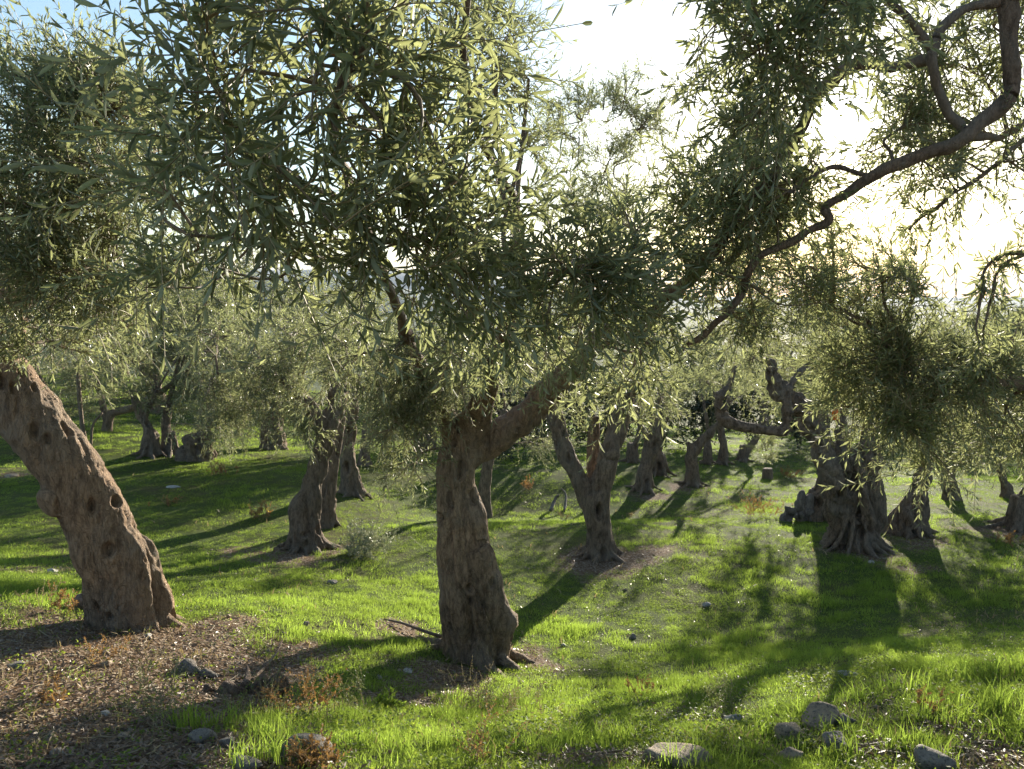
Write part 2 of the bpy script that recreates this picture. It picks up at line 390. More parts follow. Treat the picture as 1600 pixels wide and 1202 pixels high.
def leaves_mesh(Pp, D, Nn, L, W, r, detail, origin):
    tpl, tf = (LEAF3, LEAF3F) if detail else (LEAF2, LEAF2F)
    S = unit(np.cross(Nn, D)); Nn = np.cross(D, S)
    V = (Pp - origin)[:, None] + D[:, None] * (tpl[None, :, 0:1] * L[:, None, None]) + S[:, None] * (tpl[None, :, 1:2] * W[:, None, None]) + Nn[:, None] * (tpl[None, :, 2:3] * L[:, None, None])
    k = len(tpl); F = (tf[None] + (np.arange(len(Pp)) * k)[:, None, None]).reshape(-1, 3)
    return V.reshape(-1, 3), F, np.repeat(r, k)

# openings in the nearer crowns through which the sun and sky show
GAPS = [(P(1326, 184, 3.2), .085), (P(1480, 360, 3.4), .16), (P(1010, 60, 3.0), .16), (P(1540, 440, 3.6), .16)]
def in_gap(q):
    q = q[(q[:, 1] > .5) & (q[:, 1] < 5)]; w_ = q - np.array([0, 0, EYE])
    for gc_, gr in GAPS[1:]:
        g_ = gc_ - np.array([0, 0, EYE]); ax = unit(g_); al = w_ @ ax
        if (np.linalg.norm(w_ - al[:, None] * ax, axis=1) < gr * al / np.linalg.norm(g_)).any(): return True
    return False
class Tree:
    """collects skeleton, branchlets, shoots; builds trunk, branch, twigs, crown and large leaves as parts"""
    def __init__(s, base, seed):
        s.base = np.asarray(base, float); s.rng = np.random.default_rng(seed); s.sk = []; s.tw = []; s.lv = []; s.sec = []; s.orphan = 0
    def skeleton(s, pts, n=40):
        q = catmull(pts, n); s.sk.append(q[:, :4])
    def foliage(s, blobs, L=.056, shoots=9, nodes=10, slen=.30, droop=.25, scale=1.0, up=.25, secn=8, blen=.55, minsun=0):
        """blobs: centre(3), radii(3), clumps"""
        r = s.rng
        SK = np.vstack(s.sk)
        for (c_, rad, n) in blobs:
            c_ = np.asarray(c_, float); rad = np.asarray(rad, float)
            # a secondary branch from the nearest part of the skeleton into the blob
            d = np.linalg.norm(SK[:, :3] - c_, axis=1) + .15 * r.random(len(SK)); i = int(np.argmin(d))
            a = SK[i, :3]; dist = np.linalg.norm(c_ - a)
            sec = None
            if dist > .25:
                mid = (a + c_) / 2 + r.normal(0, .10, 3) * dist + np.array([0, 0, .12 * dist])
                q1 = a * .7 + c_ * .3 + r.normal(0, .06, 3) * dist + np.array([0, 0, .08 * dist])
                r0 = min(SK[i, 3] * .6, .006 + .012 * dist) * max(scale, 1) ** .3
                path = np.vstack([np.r_[a, r0], np.r_[q1, r0 * .85], np.r_[mid, r0 * .7], np.r_[c_ + r.normal(0, .15, 3) * rad, r0 * .4]])
                sec = catmull(path, 16)
                if not in_gap(sec[:, :3]): s.sec.append(sec)
                else: sec = None
            local = sec[5:] if sec is not None else SK[i:i + 1]
            near = SK[np.linalg.norm(SK[:, :3] - c_, axis=1) < max(rad) * 1.3]
            src = np.vstack([local, near[:, :4]]) if len(near) else local
            # clump centres
            u = unit(r.normal(size=(n, 3))) * (r.random((n, 1)) ** .42); C = c_ + u * rad
            for k in range(n):
                dd = np.linalg.norm(src[:, :3] - C[k], axis=1) + .1 * r.random(len(src)); j = int(np.argmin(dd)); st = src[j, :3]
                di = C[k] - st; ln = np.linalg.norm(di)
                if ln < .08: di = r.normal(size=3) * .2; ln = np.linalg.norm(di); 
                end = st + di * (1 + .15 * r.random()); side = r.normal(0, .12, 3) * ln
                path = np.vstack([st, st + di * .35 + side + np.array([0, 0, .06 * ln]), st + di * .7 + side * .8 + np.array([0, 0, .05 * ln]), end - np.array([0, 0, .04 * ln])])
                b = catmull(path, 7); rr = np.linspace(min(.0045 + .004 * ln, .012), .0018, 7) * scale ** .5
                if in_gap(b): continue
                s.tw.append((b, rr))
                m = int(max(2, r.poisson(shoots)))
                t = np.clip(1 - r.random(m) ** 1.2 * min(.75, blen / max(ln, .01)), .05, 1); bi = t * 6; i0 = np.minimum(bi.astype(int), 5); ft = (bi - i0)[:, None]
                p0 = b[i0] * (1 - ft) + b[i0 + 1] * ft; tg = unit(b[i0 + 1] - b[i0])
                dr = unit(tg * .6 + r.normal(0, .5, (m, 3)) + np.array([0, 0, 1.]) * (up + np.where(r.random(m) < .6, .45, -.45))[:, None])
                sl = slen * scale ** .6 * r.uniform(.55, 1.3, m)
                bend = np.array([0, 0, -1.0]) * (droop * r.uniform(-.3, 1.2, m))[:, None] + r.normal(0, .18, (m, 3))
                if C[k][1] < 4.6 and C[k][1] > 1.5:
                    e = p0 + dr * sl[:, None]; ok = np.ones(m, bool)
                    for gc_, gr in GAPS:
                        ax = unit(gc_ - np.array([0, 0, EYE]))
                        for q_ in (p0, (p0 + e) / 2, e):
                            w_ = q_ - np.array([0, 0, EYE]); al = w_ @ ax; ok &= np.linalg.norm(w_ - al[:, None] * ax, axis=1) > gr * al / np.linalg.norm(gc_ - np.array([0, 0, EYE]))
                    if not ok.any(): s.tw.pop(); continue
                    p0, dr, sl, bend = p0[ok], dr[ok], sl[ok], bend[ok]; m = len(p0)
                s.lv.append((p0, dr, sl, bend, np.full(m, L * scale)))
    def single_shoots(s, P0, D, SL, bend, L):
        s.lv.append((np.asarray(P0), unit(np.asarray(D)), np.asarray(SL), np.asarray(bend), np.full(len(P0), L)))
    def build(s, name, label, cat, group, detail=False, nodes=10, big=0, leafmat=None, stems=True, width=.20, keep=None, spacing=None):
        r = s.rng; leafmat = leafmat or M_LEAF
        root = empty(name, s.base); tag(root, label, cat, group); s.root = root
        o_ = s.base
        for q in s.sec:
            pass
        if s.sec:
            Pt = np.array([q[:, :3] for q in s.sec]); R = np.array([q[:, 3] for q in s.sec])
            order = np.argsort(-R[:, 0] / np.maximum(Pt[:, 8, 1], 1))
            for i in order[:14] if detail else []:
                V, F = tubes(Pt[i:i+1], R[i:i+1], 8)
                link('branch', mesh_np('branch', V - o_, F, mats=[M_BRANCH], smooth_=True), root)
            rest = order[14:] if detail else order
            if len(rest):
                V, F = tubes(Pt[rest], R[rest], 6)
                tag(link('small_branches', mesh_np('small_branches', V - o_, F, mats=[M_BRANCH], smooth_=True), root), kind='stuff')
        if s.tw or s.lv:
            Vs = []; Fs = []; Rn = []; off = 0
            if s.tw:
                V, F = tubes(np.array([a for a, b in s.tw]), np.array([b for a, b in s.tw]), 4)
                Vs.append(V); Fs.append(F); Rn.append(np.zeros(len(V))); off = len(V)
            p0, dr, sl, be, LL = [np.concatenate(x) for x in zip(*s.lv)]
            t = np.linspace(0, 1, 5)[None, :, None]
            if stems:
                Pt = p0[:, None] + dr[:, None] * (t * sl[:, None, None]) + be[:, None] * (t ** 2 * sl[:, None, None])
                sc = (LL / .056) ** .5
                V, F = tubes(Pt, np.linspace(.0023, .0009, 5)[None] * sc[:, None], 3)
                Vs.append(V); Fs.append(F + off); Rn.append(np.full(len(V), .8))
            V = np.vstack(Vs) - o_
            tag(link('twigs', mesh_np('twigs', V, np.vstack(Fs), rnd=np.concatenate(Rn), mats=[M_TWIG]), root), kind='stuff')
            # opposite pairs of leaves on each shoot
            N = len(p0); j = np.arange(nodes)
            tt = ((j + .8) / (nodes + .2))[None, :] + r.normal(0, .012, (N, nodes)); tt = np.clip(tt, .03, 1)
            PP = p0[:, None] + dr[:, None] * (tt * sl[:, None])[..., None] + be[:, None] * (tt ** 2 * sl[:, None])[..., None]
            TT = unit(dr[:, None] + 2 * be[:, None] * tt[..., None])
            ref = unit(np.cross(TT, unit(r.normal(size=(N, 1, 3)) + 1e-3)))
            B2 = np.cross(TT, ref)
            ph = (j % 2)[None, :, None] * (np.pi / 2) + r.normal(0, .25, (N, nodes, 1))
            lat = ref * np.cos(ph) + B2 * np.sin(ph)
            out_ = []
            for sgn in (1, -1):
                al = r.uniform(.45, 1.0, (N, nodes, 1)) * (1.15 - .45 * tt[..., None])
                D = unit(TT * np.cos(al) + sgn * lat * np.sin(al) + r.normal(0, .10, (N, nodes, 3)) + np.array([0, 0, -.06]))
                Nn = unit(TT * np.sin(al) - sgn * lat * np.cos(al) + r.normal(0, .30, (N, nodes, 3)))
                Lf = LL[:, None] * (1.12 - .5 * np.abs(tt - .45) * 1.2) * r.uniform(.5, 1.2, (N, nodes))
                alive = r.random((N, nodes)) > .06
                out_.append((PP[alive], D[alive], Nn[alive], Lf[alive]))
            Pp, D, Nn, Lf = [np.concatenate(x) for x in zip(*out_)]
            if keep is not None:
                m = keep(Pp); Pp, D, Nn, Lf = Pp[m], D[m], Nn[m], Lf[m]
            W = Lf * width * r.uniform(.8, 1.25, len(Lf)); rn = r.random(len(Lf))
            if big:
                # the leaves that show largest are parts of their own
                u = Pp[:, 0] / np.maximum(Pp[:, 1], .1); vis = (np.abs(u) < .62) & (Pp[:, 1] > .8)
                vz = (Pp[:, 2] - EYE) / np.maximum(Pp[:, 1], .1); vis &= (vz < .40) & (vz > -.6)
                sz = np.where(vis, Lf / Pp[:, 1] * (.4 + .6 * np.abs(Nn[:, 1])), 0); idx = np.argsort(-sz)[:big]
                um = []
                for q in range(6):
                    S0, F0, R0 = leaves_mesh(np.zeros((1, 3)), np.array([[1., 0, 0]]), np.array([[0, 0, 1.]]), np.ones(1), np.array([width * (.8 + .09 * q)]), np.array([q / 5]), True, 0)
                    um.append(mesh_np('leaf', S0, F0, rnd=R0, mats=[leafmat]))
                for q, i in enumerate(idx):
                    S_ = np.cross(Nn[i], D[i]); S_ /= np.linalg.norm(S_); N_ = np.cross(D[i], S_)
                    lo = link('leaf', um[q % 6], root)
                    M = Matrix(((D[i][0], S_[0], N_[0], 0), (D[i][1], S_[1], N_[1], 0), (D[i][2], S_[2], N_[2], 0), (0, 0, 0, 1)))
                    M = M @ Matrix.Scale(Lf[i], 4); M.translation = Vector(tuple(Pp[i] - o_)); lo.matrix_basis = M
                mk = np.ones(len(Lf), bool); mk[idx] = False
                Pp, D, Nn, Lf, W, rn = Pp[mk], D[mk], Nn[mk], Lf[mk], W[mk], rn[mk]
            V, F, R_ = leaves_mesh(Pp, D, Nn, Lf, W, rn, False, o_)
            if detail:      # fuller leaves close to the camera
                near = Pp[:, 1] < 3.6
                Va, Fa, Ra = leaves_mesh(Pp[near], D[near], Nn[near], Lf[near], W[near] * 1.15, rn[near], True, o_)
                V, F, R_ = leaves_mesh(Pp[~near], D[~near], Nn[~near], Lf[~near], W[~near], rn[~near], False, o_)
                F = np.vstack([F, Fa + len(V)]); V = np.vstack([V, Va]); R_ = np.r_[R_, Ra]
            tag(link('crown', mesh_np('crown', V, F, rnd=R_, mats=[leafmat]), root), kind='stuff')
            s.nleaf = len(Lf)
        return root

def gnarl(paths, voxel, seed, origin, amp=1.0, holes=30, flute=1.0, hole_r=(.018, .045), roots=None, bumps=(), twist=1.5, hole_box=None):
    """trunk and limbs fused into one skin, then fluted, knotted and pitted like old olive wood"""
    Vs, Fs, off = [], [], 0
    for pth in paths:
        p = np.asarray(pth, float); L = np.linalg.norm(np.diff(p[:, :3], axis=0), axis=1).sum(); n = max(8, int(L / (voxel * 2)))
        q = catmull(p, n); V, F = tubes(q[None, :, :3], q[None, :, 3], 20)
        c0 = len(V); V = np.vstack([V, q[0, :3], q[-1, :3]]); k = np.arange(20)
        F2 = np.stack([np.full(20, c0), (k + 1) % 20, k, np.full(20, c0)], -1)
        F3 = np.stack([np.full(20, c0 + 1), (n - 1) * 20 + k, (n - 1) * 20 + (k + 1) % 20], -1)
        Vs.append(V); Fs += [tuple(f + off) for f in F] + [tuple(f[:3] + off) for f in F2] + [tuple(f + off) for f in F3]; off += len(V)
    if roots:
        for pth in roots:
            q = catmull(np.asarray(pth, float), 10); V, F = tubes(q[None, :, :3], q[None, :, 3], 10); c0 = len(V)
            V = np.vstack([V, q[0, :3], q[-1, :3]]); k = np.arange(10)
            Vs.append(V); Fs += [tuple(f + off) for f in F] + [(c0 + off, (i + 1) % 10 + off, i + off) for i in k] + [(c0 + 1 + off, 90 + i + off, 90 + (i + 1) % 10 + off) for i in k]; off += len(V)
    V = np.vstack(Vs) - origin
    me = bpy.data.meshes.new('t'); me.from_pydata(V.tolist(), [], [list(map(int, f)) for f in Fs]); me.update()
    ob = bpy.data.objects.new('t', me); COL.objects.link(ob)
    md = ob.modifiers.new('r', 'REMESH'); md.mode = 'VOXEL'; md.voxel_size = voxel
    ms = ob.modifiers.new('s', 'SMOOTH'); ms.iterations = 3
    dg = bpy.context.evaluated_depsgraph_get(); m2 = bpy.data.meshes.new_from_object(ob.evaluated_get(dg))
    bpy.data.objects.remove(ob); bpy.data.meshes.remove(me)
    n = len(m2.vertices); v = np.empty(n * 3, np.float32); m2.vertices.foreach_get('co', v); v = v.reshape(-1, 3).astype(float)
    nr = np.empty(n * 3, np.float32); m2.vertices.foreach_get('normal', nr); nr = nr.reshape(-1, 3).astype(float)
    s_ = seed * 7.7; z = v[:, 2]
    ca, sa = np.cos(z * twist), np.sin(z * twist)
    w = np.stack([v[:, 0] * ca - v[:, 1] * sa, v[:, 0] * sa + v[:, 1] * ca, z], -1)
    f1 = 1 - 2 * np.abs(noise(w * np.array([5.5, 5.5, .9]) + s_))                 # long flutes
    f2 = 1 - 2 * np.abs(noise(w * np.array([13, 13, 2.6]) + s_ * 2))
    lump = fbm(v * 4.2 + s_, 2)
    fine = 1 - 2 * np.abs(fbm(w * np.array([38, 38, 11]) + s_, 2))
    # thickness of the limb each point belongs to, so that thin limbs keep their shape
    smp = []
    for pth in list(paths) + list(roots or []):
        q = catmull(np.asarray(pth, float), 24); smp.append(q[:, :4])
    smp = np.vstack(smp); smp[:, :3] -= origin; loc = np.zeros(n)
    for s0 in range(0, n, 20000):
        dd = np.linalg.norm(v[s0:s0+20000, None] - smp[None, :, :3], axis=2) / smp[None, :, 3]
        loc[s0:s0+20000] = smp[np.argmin(dd, 1), 3]
    lf = np.clip(loc / .17, .12, 1.3)
    f1 = 2 * np.abs(noise(w * np.array([5.5, 5.5, .9]) + s_)) ** .8 - .75; f2 = 2 * np.abs(noise(w * np.array([14, 14, 3.0]) + s_ * 2)) ** .8 - .75
    d = amp * lf * (.045 * flute * f1 + .026 * flute * f2 + .034 * lump + .010 * fine - .004)
    rg = np.random.default_rng(seed)
    cand = np.arange(n)
    for _ in range(holes):
        ci = rg.choice(cand); c_ = v[ci]; hr = rg.uniform(*hole_r) * min(1, loc[ci] / .11)
        dv = (v - c_) / np.array([1, 1, rg.uniform(1.3, 2.6)]); e = 1 / (1 + np.exp((np.sqrt((dv ** 2).sum(1)) / hr - 1) * 5))
        ring = np.exp(-((np.sqrt((dv ** 2).sum(1)) / hr - 1.6) ** 2) * 3)
        d += -hr * 2.6 * e + hr * .28 * ring
    v += nr * d[:, None]
    for (c_, br, bh) in bumps:
        dv = v - (np.asarray(c_) - origin); e = np.exp(-(dv ** 2).sum(1) / (br * br)); v += unit(dv) * (e * bh)[:, None]
    m2.vertices.foreach_set('co', v.astype(np.float32).ravel()); m2.update()
    m2.polygons.foreach_set('use_smooth', np.ones(len(m2.polygons), bool)); m2.name = 'trunk'; m2.materials.clear()
    return m2
def trunk_part(T, paths, voxel, seed, mat, name='trunk', **kw):
    me = gnarl(paths, voxel, seed, T.base, **kw); me.materials.append(mat)
    return link(name, me, T.root)
def path(rows, off=0.0):
    """rows: photo x, y, metres ahead, radius in photo px"""
    return [np.r_[P(a, b, d), r * pxm(d)] for a, b, d, r in rows]
def flare_roots(base, r, n, seed, length=.3, rad=.05):
    rg = np.random.default_rng(seed); R = []
    for i in range(n):
        a = 2 * np.pi * i / n + rg.uniform(-.3, .3); l = length * rg.uniform(.7, 1.5)
        c_, s_ = math.cos(a), math.sin(a); rr = rad * rg.uniform(.7, 1.2)
        pts = []
        for t, zz in ((.45, .42), (.8, .17), (1.15, .05)):
            pts.append([base[0] + c_ * r * t, base[1] + s_ * r * t, base[2] + zz, rr * (1.1 - .25 * t)])
        x, y = base[0] + c_ * (r + l), base[1] + s_ * (r + l)
        pts.append([x, y, float(H(np.array([x]), np.array([y]))[0]) - .03, rr * .45]); R.append(pts)
    return R
def blob(px_, py_, d, rx, ry, rd, n): return (P(px_, py_, d), (rx * pxm(d), rd, ry * pxm(d)), n)
def polyk(T, rows, n=40): T.skeleton(path(rows), n)

# ---------------------------------------------------------------- the olive trees
def quick(base_px, seed): return Tree(ground_at(*base_px), seed)

# leaning tree at the left edge
T = Tree(ground_at(195, 975), 11); D0 = T.base[1]
tp = path([(204,1015,D0,62),(197,962,D0,61),(181,875,D0-.05,57),(143,795,D0-.1,46),(104,735,D0-.15,46),(56,670,D0-.2,48),(5,600,D0-.25,46),(-50,520,D0-.3,40)])
fork1 = path([(-15,560,D0-.25,40),(20,470,D0-.45,30),(70,380,D0-.7,22),(110,300,D0-.9,15)])
fork2 = path([(-60,480,D0-.3,40),(-130,380,D0-.4,30),(-180,260,D0-.5,22)])
for p_ in (tp[4:], fork1, fork2): T.skeleton(p_, 30)
T.skeleton(path([(110,300,D0-.9,12),(160,230,D0-1,8),(200,170,D0-1,6)]), 20); T.skeleton(path([(20,470,D0-.45,20),(120,430,D0-.9,12),(190,400,D0-1,7)]), 20)
T.skeleton(path([(70,380,D0-.7,15),(60,250,D0-.9,9),(40,150,D0-1,6)]), 20)
T.foliage([blob(60,190,D0-1.1,120,105,.5,34), blob(165,165,D0-1,80,75,.5,20), blob(35,330,D0-1.1,120,85,.5,30), blob(175,290,D0-1,80,90,.5,24), blob(50,455,D0-1.0,115,65,.45,24),
           blob(160,440,D0-.9,80,70,.45,16), blob(60,545,D0-.7,95,28,.35,9), blob(190,505,D0-.8,50,35,.35,6), blob(-170,250,D0-.6,120,150,.7,30), blob(-60,120,D0-.2,100,80,.6,14), blob(100,300,D0+.2,150,130,.5,26), blob(240,220,D0+.1,50,70,.4,8)], L=.052, shoots=10, up=.3)
T.build('olive_tree', 'large olive with a thick trunk leaning left and a dark crown, at the left edge', 'olive tree', 'olive trees of the grove', detail=True, big=120)
trunk_part(T, [tp, fork1, fork2], .0105, 1, M_BARK, holes=110, flute=.5, amp=.9, hole_r=(.008, .024), twist=.3, roots=flare_roots(T.base + [.02, 0, -.06], .20, 9, 14, .16, .05))
me = gnarl([[np.r_[P(105, 768, D0 - .12), .11], np.r_[P(80, 785, D0 - .24), .10], np.r_[P(70, 792, D0 - .28), .07]]], .012, 5, T.base, holes=3, flute=.2, amp=.5); me.name = 'knot'; me.materials.append(M_BARK); link('knot', me, T.root)

# centre tree: upright trunk, limb climbing right, long boughs hanging towards the camera
T = Tree(ground_at(738, 1032), 12); D0 = T.base[1]
tp = path([(742,1075,D0,70),(741,1032,D0,58),(739,985,D0,47),(735,930,D0,42),(727,860,D0,37),(721,800,D0,35),(716,740,D0,34),(722,700,D0,33),(738,672,D0,28)])
lob = path([(775,1040,D0,22),(778,985,D0-.05,22),(762,920,D0-.1,20),(745,860,D0-.12,18)])
lt = [(725,715,D0,30),(765,690,D0,27),(800,668,D0-.05,24),(840,632,D0-.15,22),(880,590,D0-.35,20),(930,535,D0-.75,18),(985,492,D0-1.2,16),(1030,462,D0-1.5,14)]
lp = path(lt); l2 = path([(715,720,D0,24),(705,680,D0-.05,18),(690,640,D0-.1,15),(650,560,D0-.4,12),(630,520,D0-.6,10)])
up = path([(738,690,D0,26),(752,640,D0-.2,20),(770,570,D0-.6,15),(800,480,D0-1.2,12),(815,400,D0-1.8,10)])
for p_ in (lp, l2, up): T.skeleton(p_, 40)
b1 = path([(1030,462,D0-1.5,14),(1070,440,D0-1.7,13),(1110,400,D0-1.8,12.5),(1160,330,D0-1.9,12),(1215,265,D0-2,11),(1252,205,D0-2.05,10.5),(1280,148,D0-2.1,11),(1325,108,D0-2.1,12),(1362,100,D0-2.1,12)])
b2 = path([(815,400,D0-1.8,10),(812,340,D0-2.3,6),(790,290,D0-2.6,5.5),(758,232,D0-2.9,5.5),(735,170,D0-3.1,6),(722,90,D0-3.2,6),(728,-20,D0-3.3,7)])
b3 = path([(1030,462,D0-1.5,9),(975,440,D0-1.9,6),(930,412,D0-2.2,5),(900,405,D0-2.4,4),(880,425,D0-2.6,3)])
b4 = path([(640,530,D0-.6,10),(600,430,D0-1.6,9),(560,330,D0-2.6,9),(520,200,D0-3.3,9),(560,80,D0-3.5,9),(600,-30,D0-3.5,9)])
b5 = path([(560,330,D0-2.6,7),(470,280,D0-3.1,6),(390,230,D0-3.4,5),(330,120,D0-3.5,5)]); b6 = path([(600,430,D0-1.6,6),(500,400,D0-2.6,5),(430,385,D0-3.1,4),(300,370,D0-3.4,3)])
b7 = path([(812,340,D0-2.3,6),(700,360,D0-2.8,6),(620,380,D0-3.1,5)])
b8 = path([(1030,462,D0-1.5,8),(1020,520,D0-1.7,6),(1000,560,D0-1.9,4)])
TBR = [b1, b2, b3, b4, b5, b6, b7, b8]
for p_ in TBR: T.skeleton(p_, 40)
NB_ = [(310,260,2.5,70,90,12),(250,400,2.8,80,60,10),(340,430,2.8,90,40,10),(300,90,1.95,100,75,11),(420,50,1.9,110,70,13),(540,40,1.9,90,60,11),(640,90,2.0,90,80,11),(370,190,1.9,110,80,12),(500,170,1.85,110,90,13),(610,220,1.95,100,90,12),(430,310,1.95,100,70,11),(560,320,2.0,100,80,12),(690,290,2.2,90,90,12),
       (330,330,2.1,90,50,6),(470,400,2.1,90,40,6),(640,420,2.3,90,60,9),(740,400,2.4,80,80,11),(720,180,2.35,60,90,8),(560,450,2.2,70,40,5),(700,480,2.5,90,50,9),(800,470,2.7,90,60,12),(770,330,2.6,60,50,7),(870,400,2.9,70,70,10),(900,490,2.9,90,60,14),(960,430,3.1,70,60,12),
       (860,540,3.3,80,30,7),(980,520,3.3,70,60,12),(790,530,3.5,70,35,7),(1040,400,3.5,60,60,11),(1010,340,3.6,60,50,9),(1010,590,3.6,70,30,8)]
T.foliage([blob(px_,b,d,rx,ry,.25 + .1 * (d - 1.9),max(2,round(n*((.40 if px_<600 else .46) if d<2.5 else .55)))) for px_,b,d,rx,ry,n in NB_], L=.067, shoots=5.5, slen=.28, up=.2, droop=.25)
T.foliage([blob(1110,330,3.5,70,60,.3,13), blob(1180,260,3.5,60,60,.3,12), blob(1120,420,3.6,80,50,.3,13), blob(1210,340,3.6,60,50,.3,11), blob(1060,270,3.7,50,40,.3,6), blob(1240,420,3.9,70,50,.3,11), blob(1150,500,3.9,80,40,.3,9), blob(1230,200,3.5,50,60,.3,8)], L=.056, shoots=6, slen=.27, up=.25)
T.foliage([blob(700,560,4.8,90,45,.35,20), blob(640,600,5.0,70,50,.35,20), blob(670,640,5.1,60,35,.35,14), blob(720,600,5.0,40,35,.3,8), blob(620,660,5.1,45,40,.3,12), blob(650,720,5.2,30,40,.2,6), blob(840,555,4.4,60,25,.3,6), blob(560,560,4.9,50,50,.3,10)], L=.047, shoots=11, slen=.22, up=-.02, droop=.5)
T.foliage([blob(770,80,4.2,60,80,.4,16), blob(700,30,4.2,90,60,.4,14), blob(830,130,4.3,25,60,.3,5), blob(560,-90,2.2,150,60,.5,10), blob(730,-90,2.4,100,50,.5,8), blob(820,220,4.3,40,50,.3,5)], L=.05, shoots=9, up=.1)
T.build('olive_tree', 'old olive tree with a thick pitted upright trunk standing in the centre foreground', 'olive tree', 'olive trees of the grove', detail=True, big=300, nodes=9, width=.18)
trunk_part(T, [tp, lob, lp, l2, up], .0095, 2, M_BARK, holes=110, flute=.9, amp=1.0, hole_r=(.009, .024), twist=.7,
   roots=flare_roots(T.base, .20, 12, 4, .24, .055), bumps=[(P(800, 968, D0 - .05), .085, .055), (P(772, 905, D0 - .1), .06, .03)])
for p_ in TBR:
    q = catmull(p_, 60); q[:, :3] += .012 * np.stack([noise(q[:, :3] * 5 + 3 * k) for k in range(3)], -1); q[:, 3] *= .82 * (1 + .15 * noise(q[:, :3] * 14)); q[:, :3] += .010 * np.stack([noise(q[:, :3] * 12 + 5 * k) for k in range(3)], -1)
    V, F = tubes(q[None, :, :3], q[None, :, 3], 12); link('branch', mesh_np('branch', V - T.base, F, mats=[M_BRANCH], smooth_=True), T.root)
CENTRE = T

# tree standing outside the frame on the right, boughs sweeping over
T = Tree(np.array([3.75, 3.6, float(H(np.array([3.75]), np.array([3.6]))[0])]), 13); bx = T.base
tp = [np.r_[bx + [0, 0, -.3], .36], np.r_[bx + [0, 0, .1], .30], np.r_[bx + [-.1, .05, .7], .24], np.r_[bx + [-.25, .0, 1.4], .21], np.r_[bx + [-.45, -.1, 2.3], .15], np.r_[P(1640, -200, 3.1), .085], np.r_[P(1582, -60, 3.1), .055], np.r_[P(1576, 0, 3.1), .05]]
f2 = [tp[3], np.r_[bx + [.1, .4, 2.2], .13], np.r_[bx + [.3, .8, 3.0], .09]]
f3 = [tp[3], np.r_[P(1800, 560, 3.9), .09], np.r_[P(1650, 600, 4.0), .05], np.r_[P(1520, 590, 4.0), .03], np.r_[P(1400, 570, 4.0), .02]]
m1 = path([(1576,0,3.1,20),(1580,83,3.1,18),(1582,137,3.1,18),(1552,178,3.1,18),(1508,214,3.1,16),(1465,237,3.15,14),(1425,251,3.2,12.5),(1362,277,3.25,11),(1300,311,3.3,10),(1287,330,3.3,10)])
m2_ = path([(1287,325,3.3,10),(1294,343,3.3,9.5),(1250,371,3.35,8.5),(1200,393,3.4,8),(1170,422,3.45,8),(1158,450,3.5,8),(1143,478,3.5,7.5),(1100,524,3.6,7),(1060,550,3.6,5)])
m3 = path([(1556,6,3.1,10),(1516,16,3.1,9),(1479,33,3.1,9),(1456,66,3.1,10),(1454,95,3.1,10),(1470,145,3.12,9.5),(1490,190,3.14,10),(1502,210,3.14,9)])
m4 = path([(1452,72,3.1,9),(1425,33,3.05,9),(1391,4,3.0,8),(1330,-30,2.9,7),(1240,-40,2.8,6)])
m5 = path([(1454,90,3.1,10),(1441,95,3.15,12),(1404,101,3.2,11),(1362,98,3.25,10)])
m6 = path([(1508,214,3.2,8),(1560,215,3.5,8),(1600,190,3.6,7),(1680,170,3.6,7)])
m7 = path([(1362,277,3.25,5),(1310,263,3.3,5),(1280,270,3.3,4.5),(1230,300,3.3,4)])
m8 = path([(1700,370,3.4,5),(1600,390,3.3,4),(1565,397,3.3,3.5),(1540,430,3.3,3.5),(1528,480,3.3,3),(1525,540,3.3,2)])
m9 = path([(1600,392,3.3,3.5),(1570,412,3.3,3.5),(1552,450,3.3,3),(1538,510,3.3,2.5),(1528,560,3.3,2)])
m10 = path([(1600,220,3.5,5),(1540,270,3.4,4.5),(1490,300,3.4,4),(1450,330,3.4,3.5),(1420,360,3.4,2.5)])
m12 = path([(1315,0,3.0,4),(1318,-60,3.0,4)])
MB_ = [m1, m2_, m3, m4, m5, m6, m7, m8, m9, m10]
for p_ in MB_ + [f3]: T.skeleton(p_, 40)
T.foliage([blob(1120,35,2.7,70,45,.3,9), blob(1190,90,2.6,70,70,.3,11), blob(1260,60,2.55,60,60,.3,10), blob(1180,170,2.7,50,50,.3,8), blob(1350,40,2.8,60,50,.3,8), blob(1040,15,2.8,40,20,.25,3)], L=.058, shoots=5, slen=.27, up=0.1, droop=.3)
T.foliage([blob(1430,150,3.5,50,60,.3,6), blob(1520,110,3.6,60,80,.3,10), blob(1560,40,3.6,60,60,.3,8), blob(1570,260,3.6,60,50,.3,9), blob(1440,220,3.6,60,30,.3,6), blob(1390,320,3.7,60,50,.3,12), blob(1300,385,3.7,75,50,.3,20), blob(1240,300,3.5,50,40,.3,11), blob(1345,400,3.9,70,40,.35,15), blob(1200,455,3.8,70,40,.3,11), blob(1260,450,4.0,60,35,.3,9), blob(1150,300,3.4,50,40,.3,6), blob(1420,290,3.5,50,30,.3,8), blob(1400,200,3.4,50,50,.3,7), blob(1470,100,3.4,60,60,.3,8), blob(1380,420,4.0,70,35,.4,10), blob(1300,470,4.1,60,30,.35,8), blob(1500,260,3.6,40,40,.3,5)], L=.048, shoots=7, slen=.25, up=.05, droop=.4)
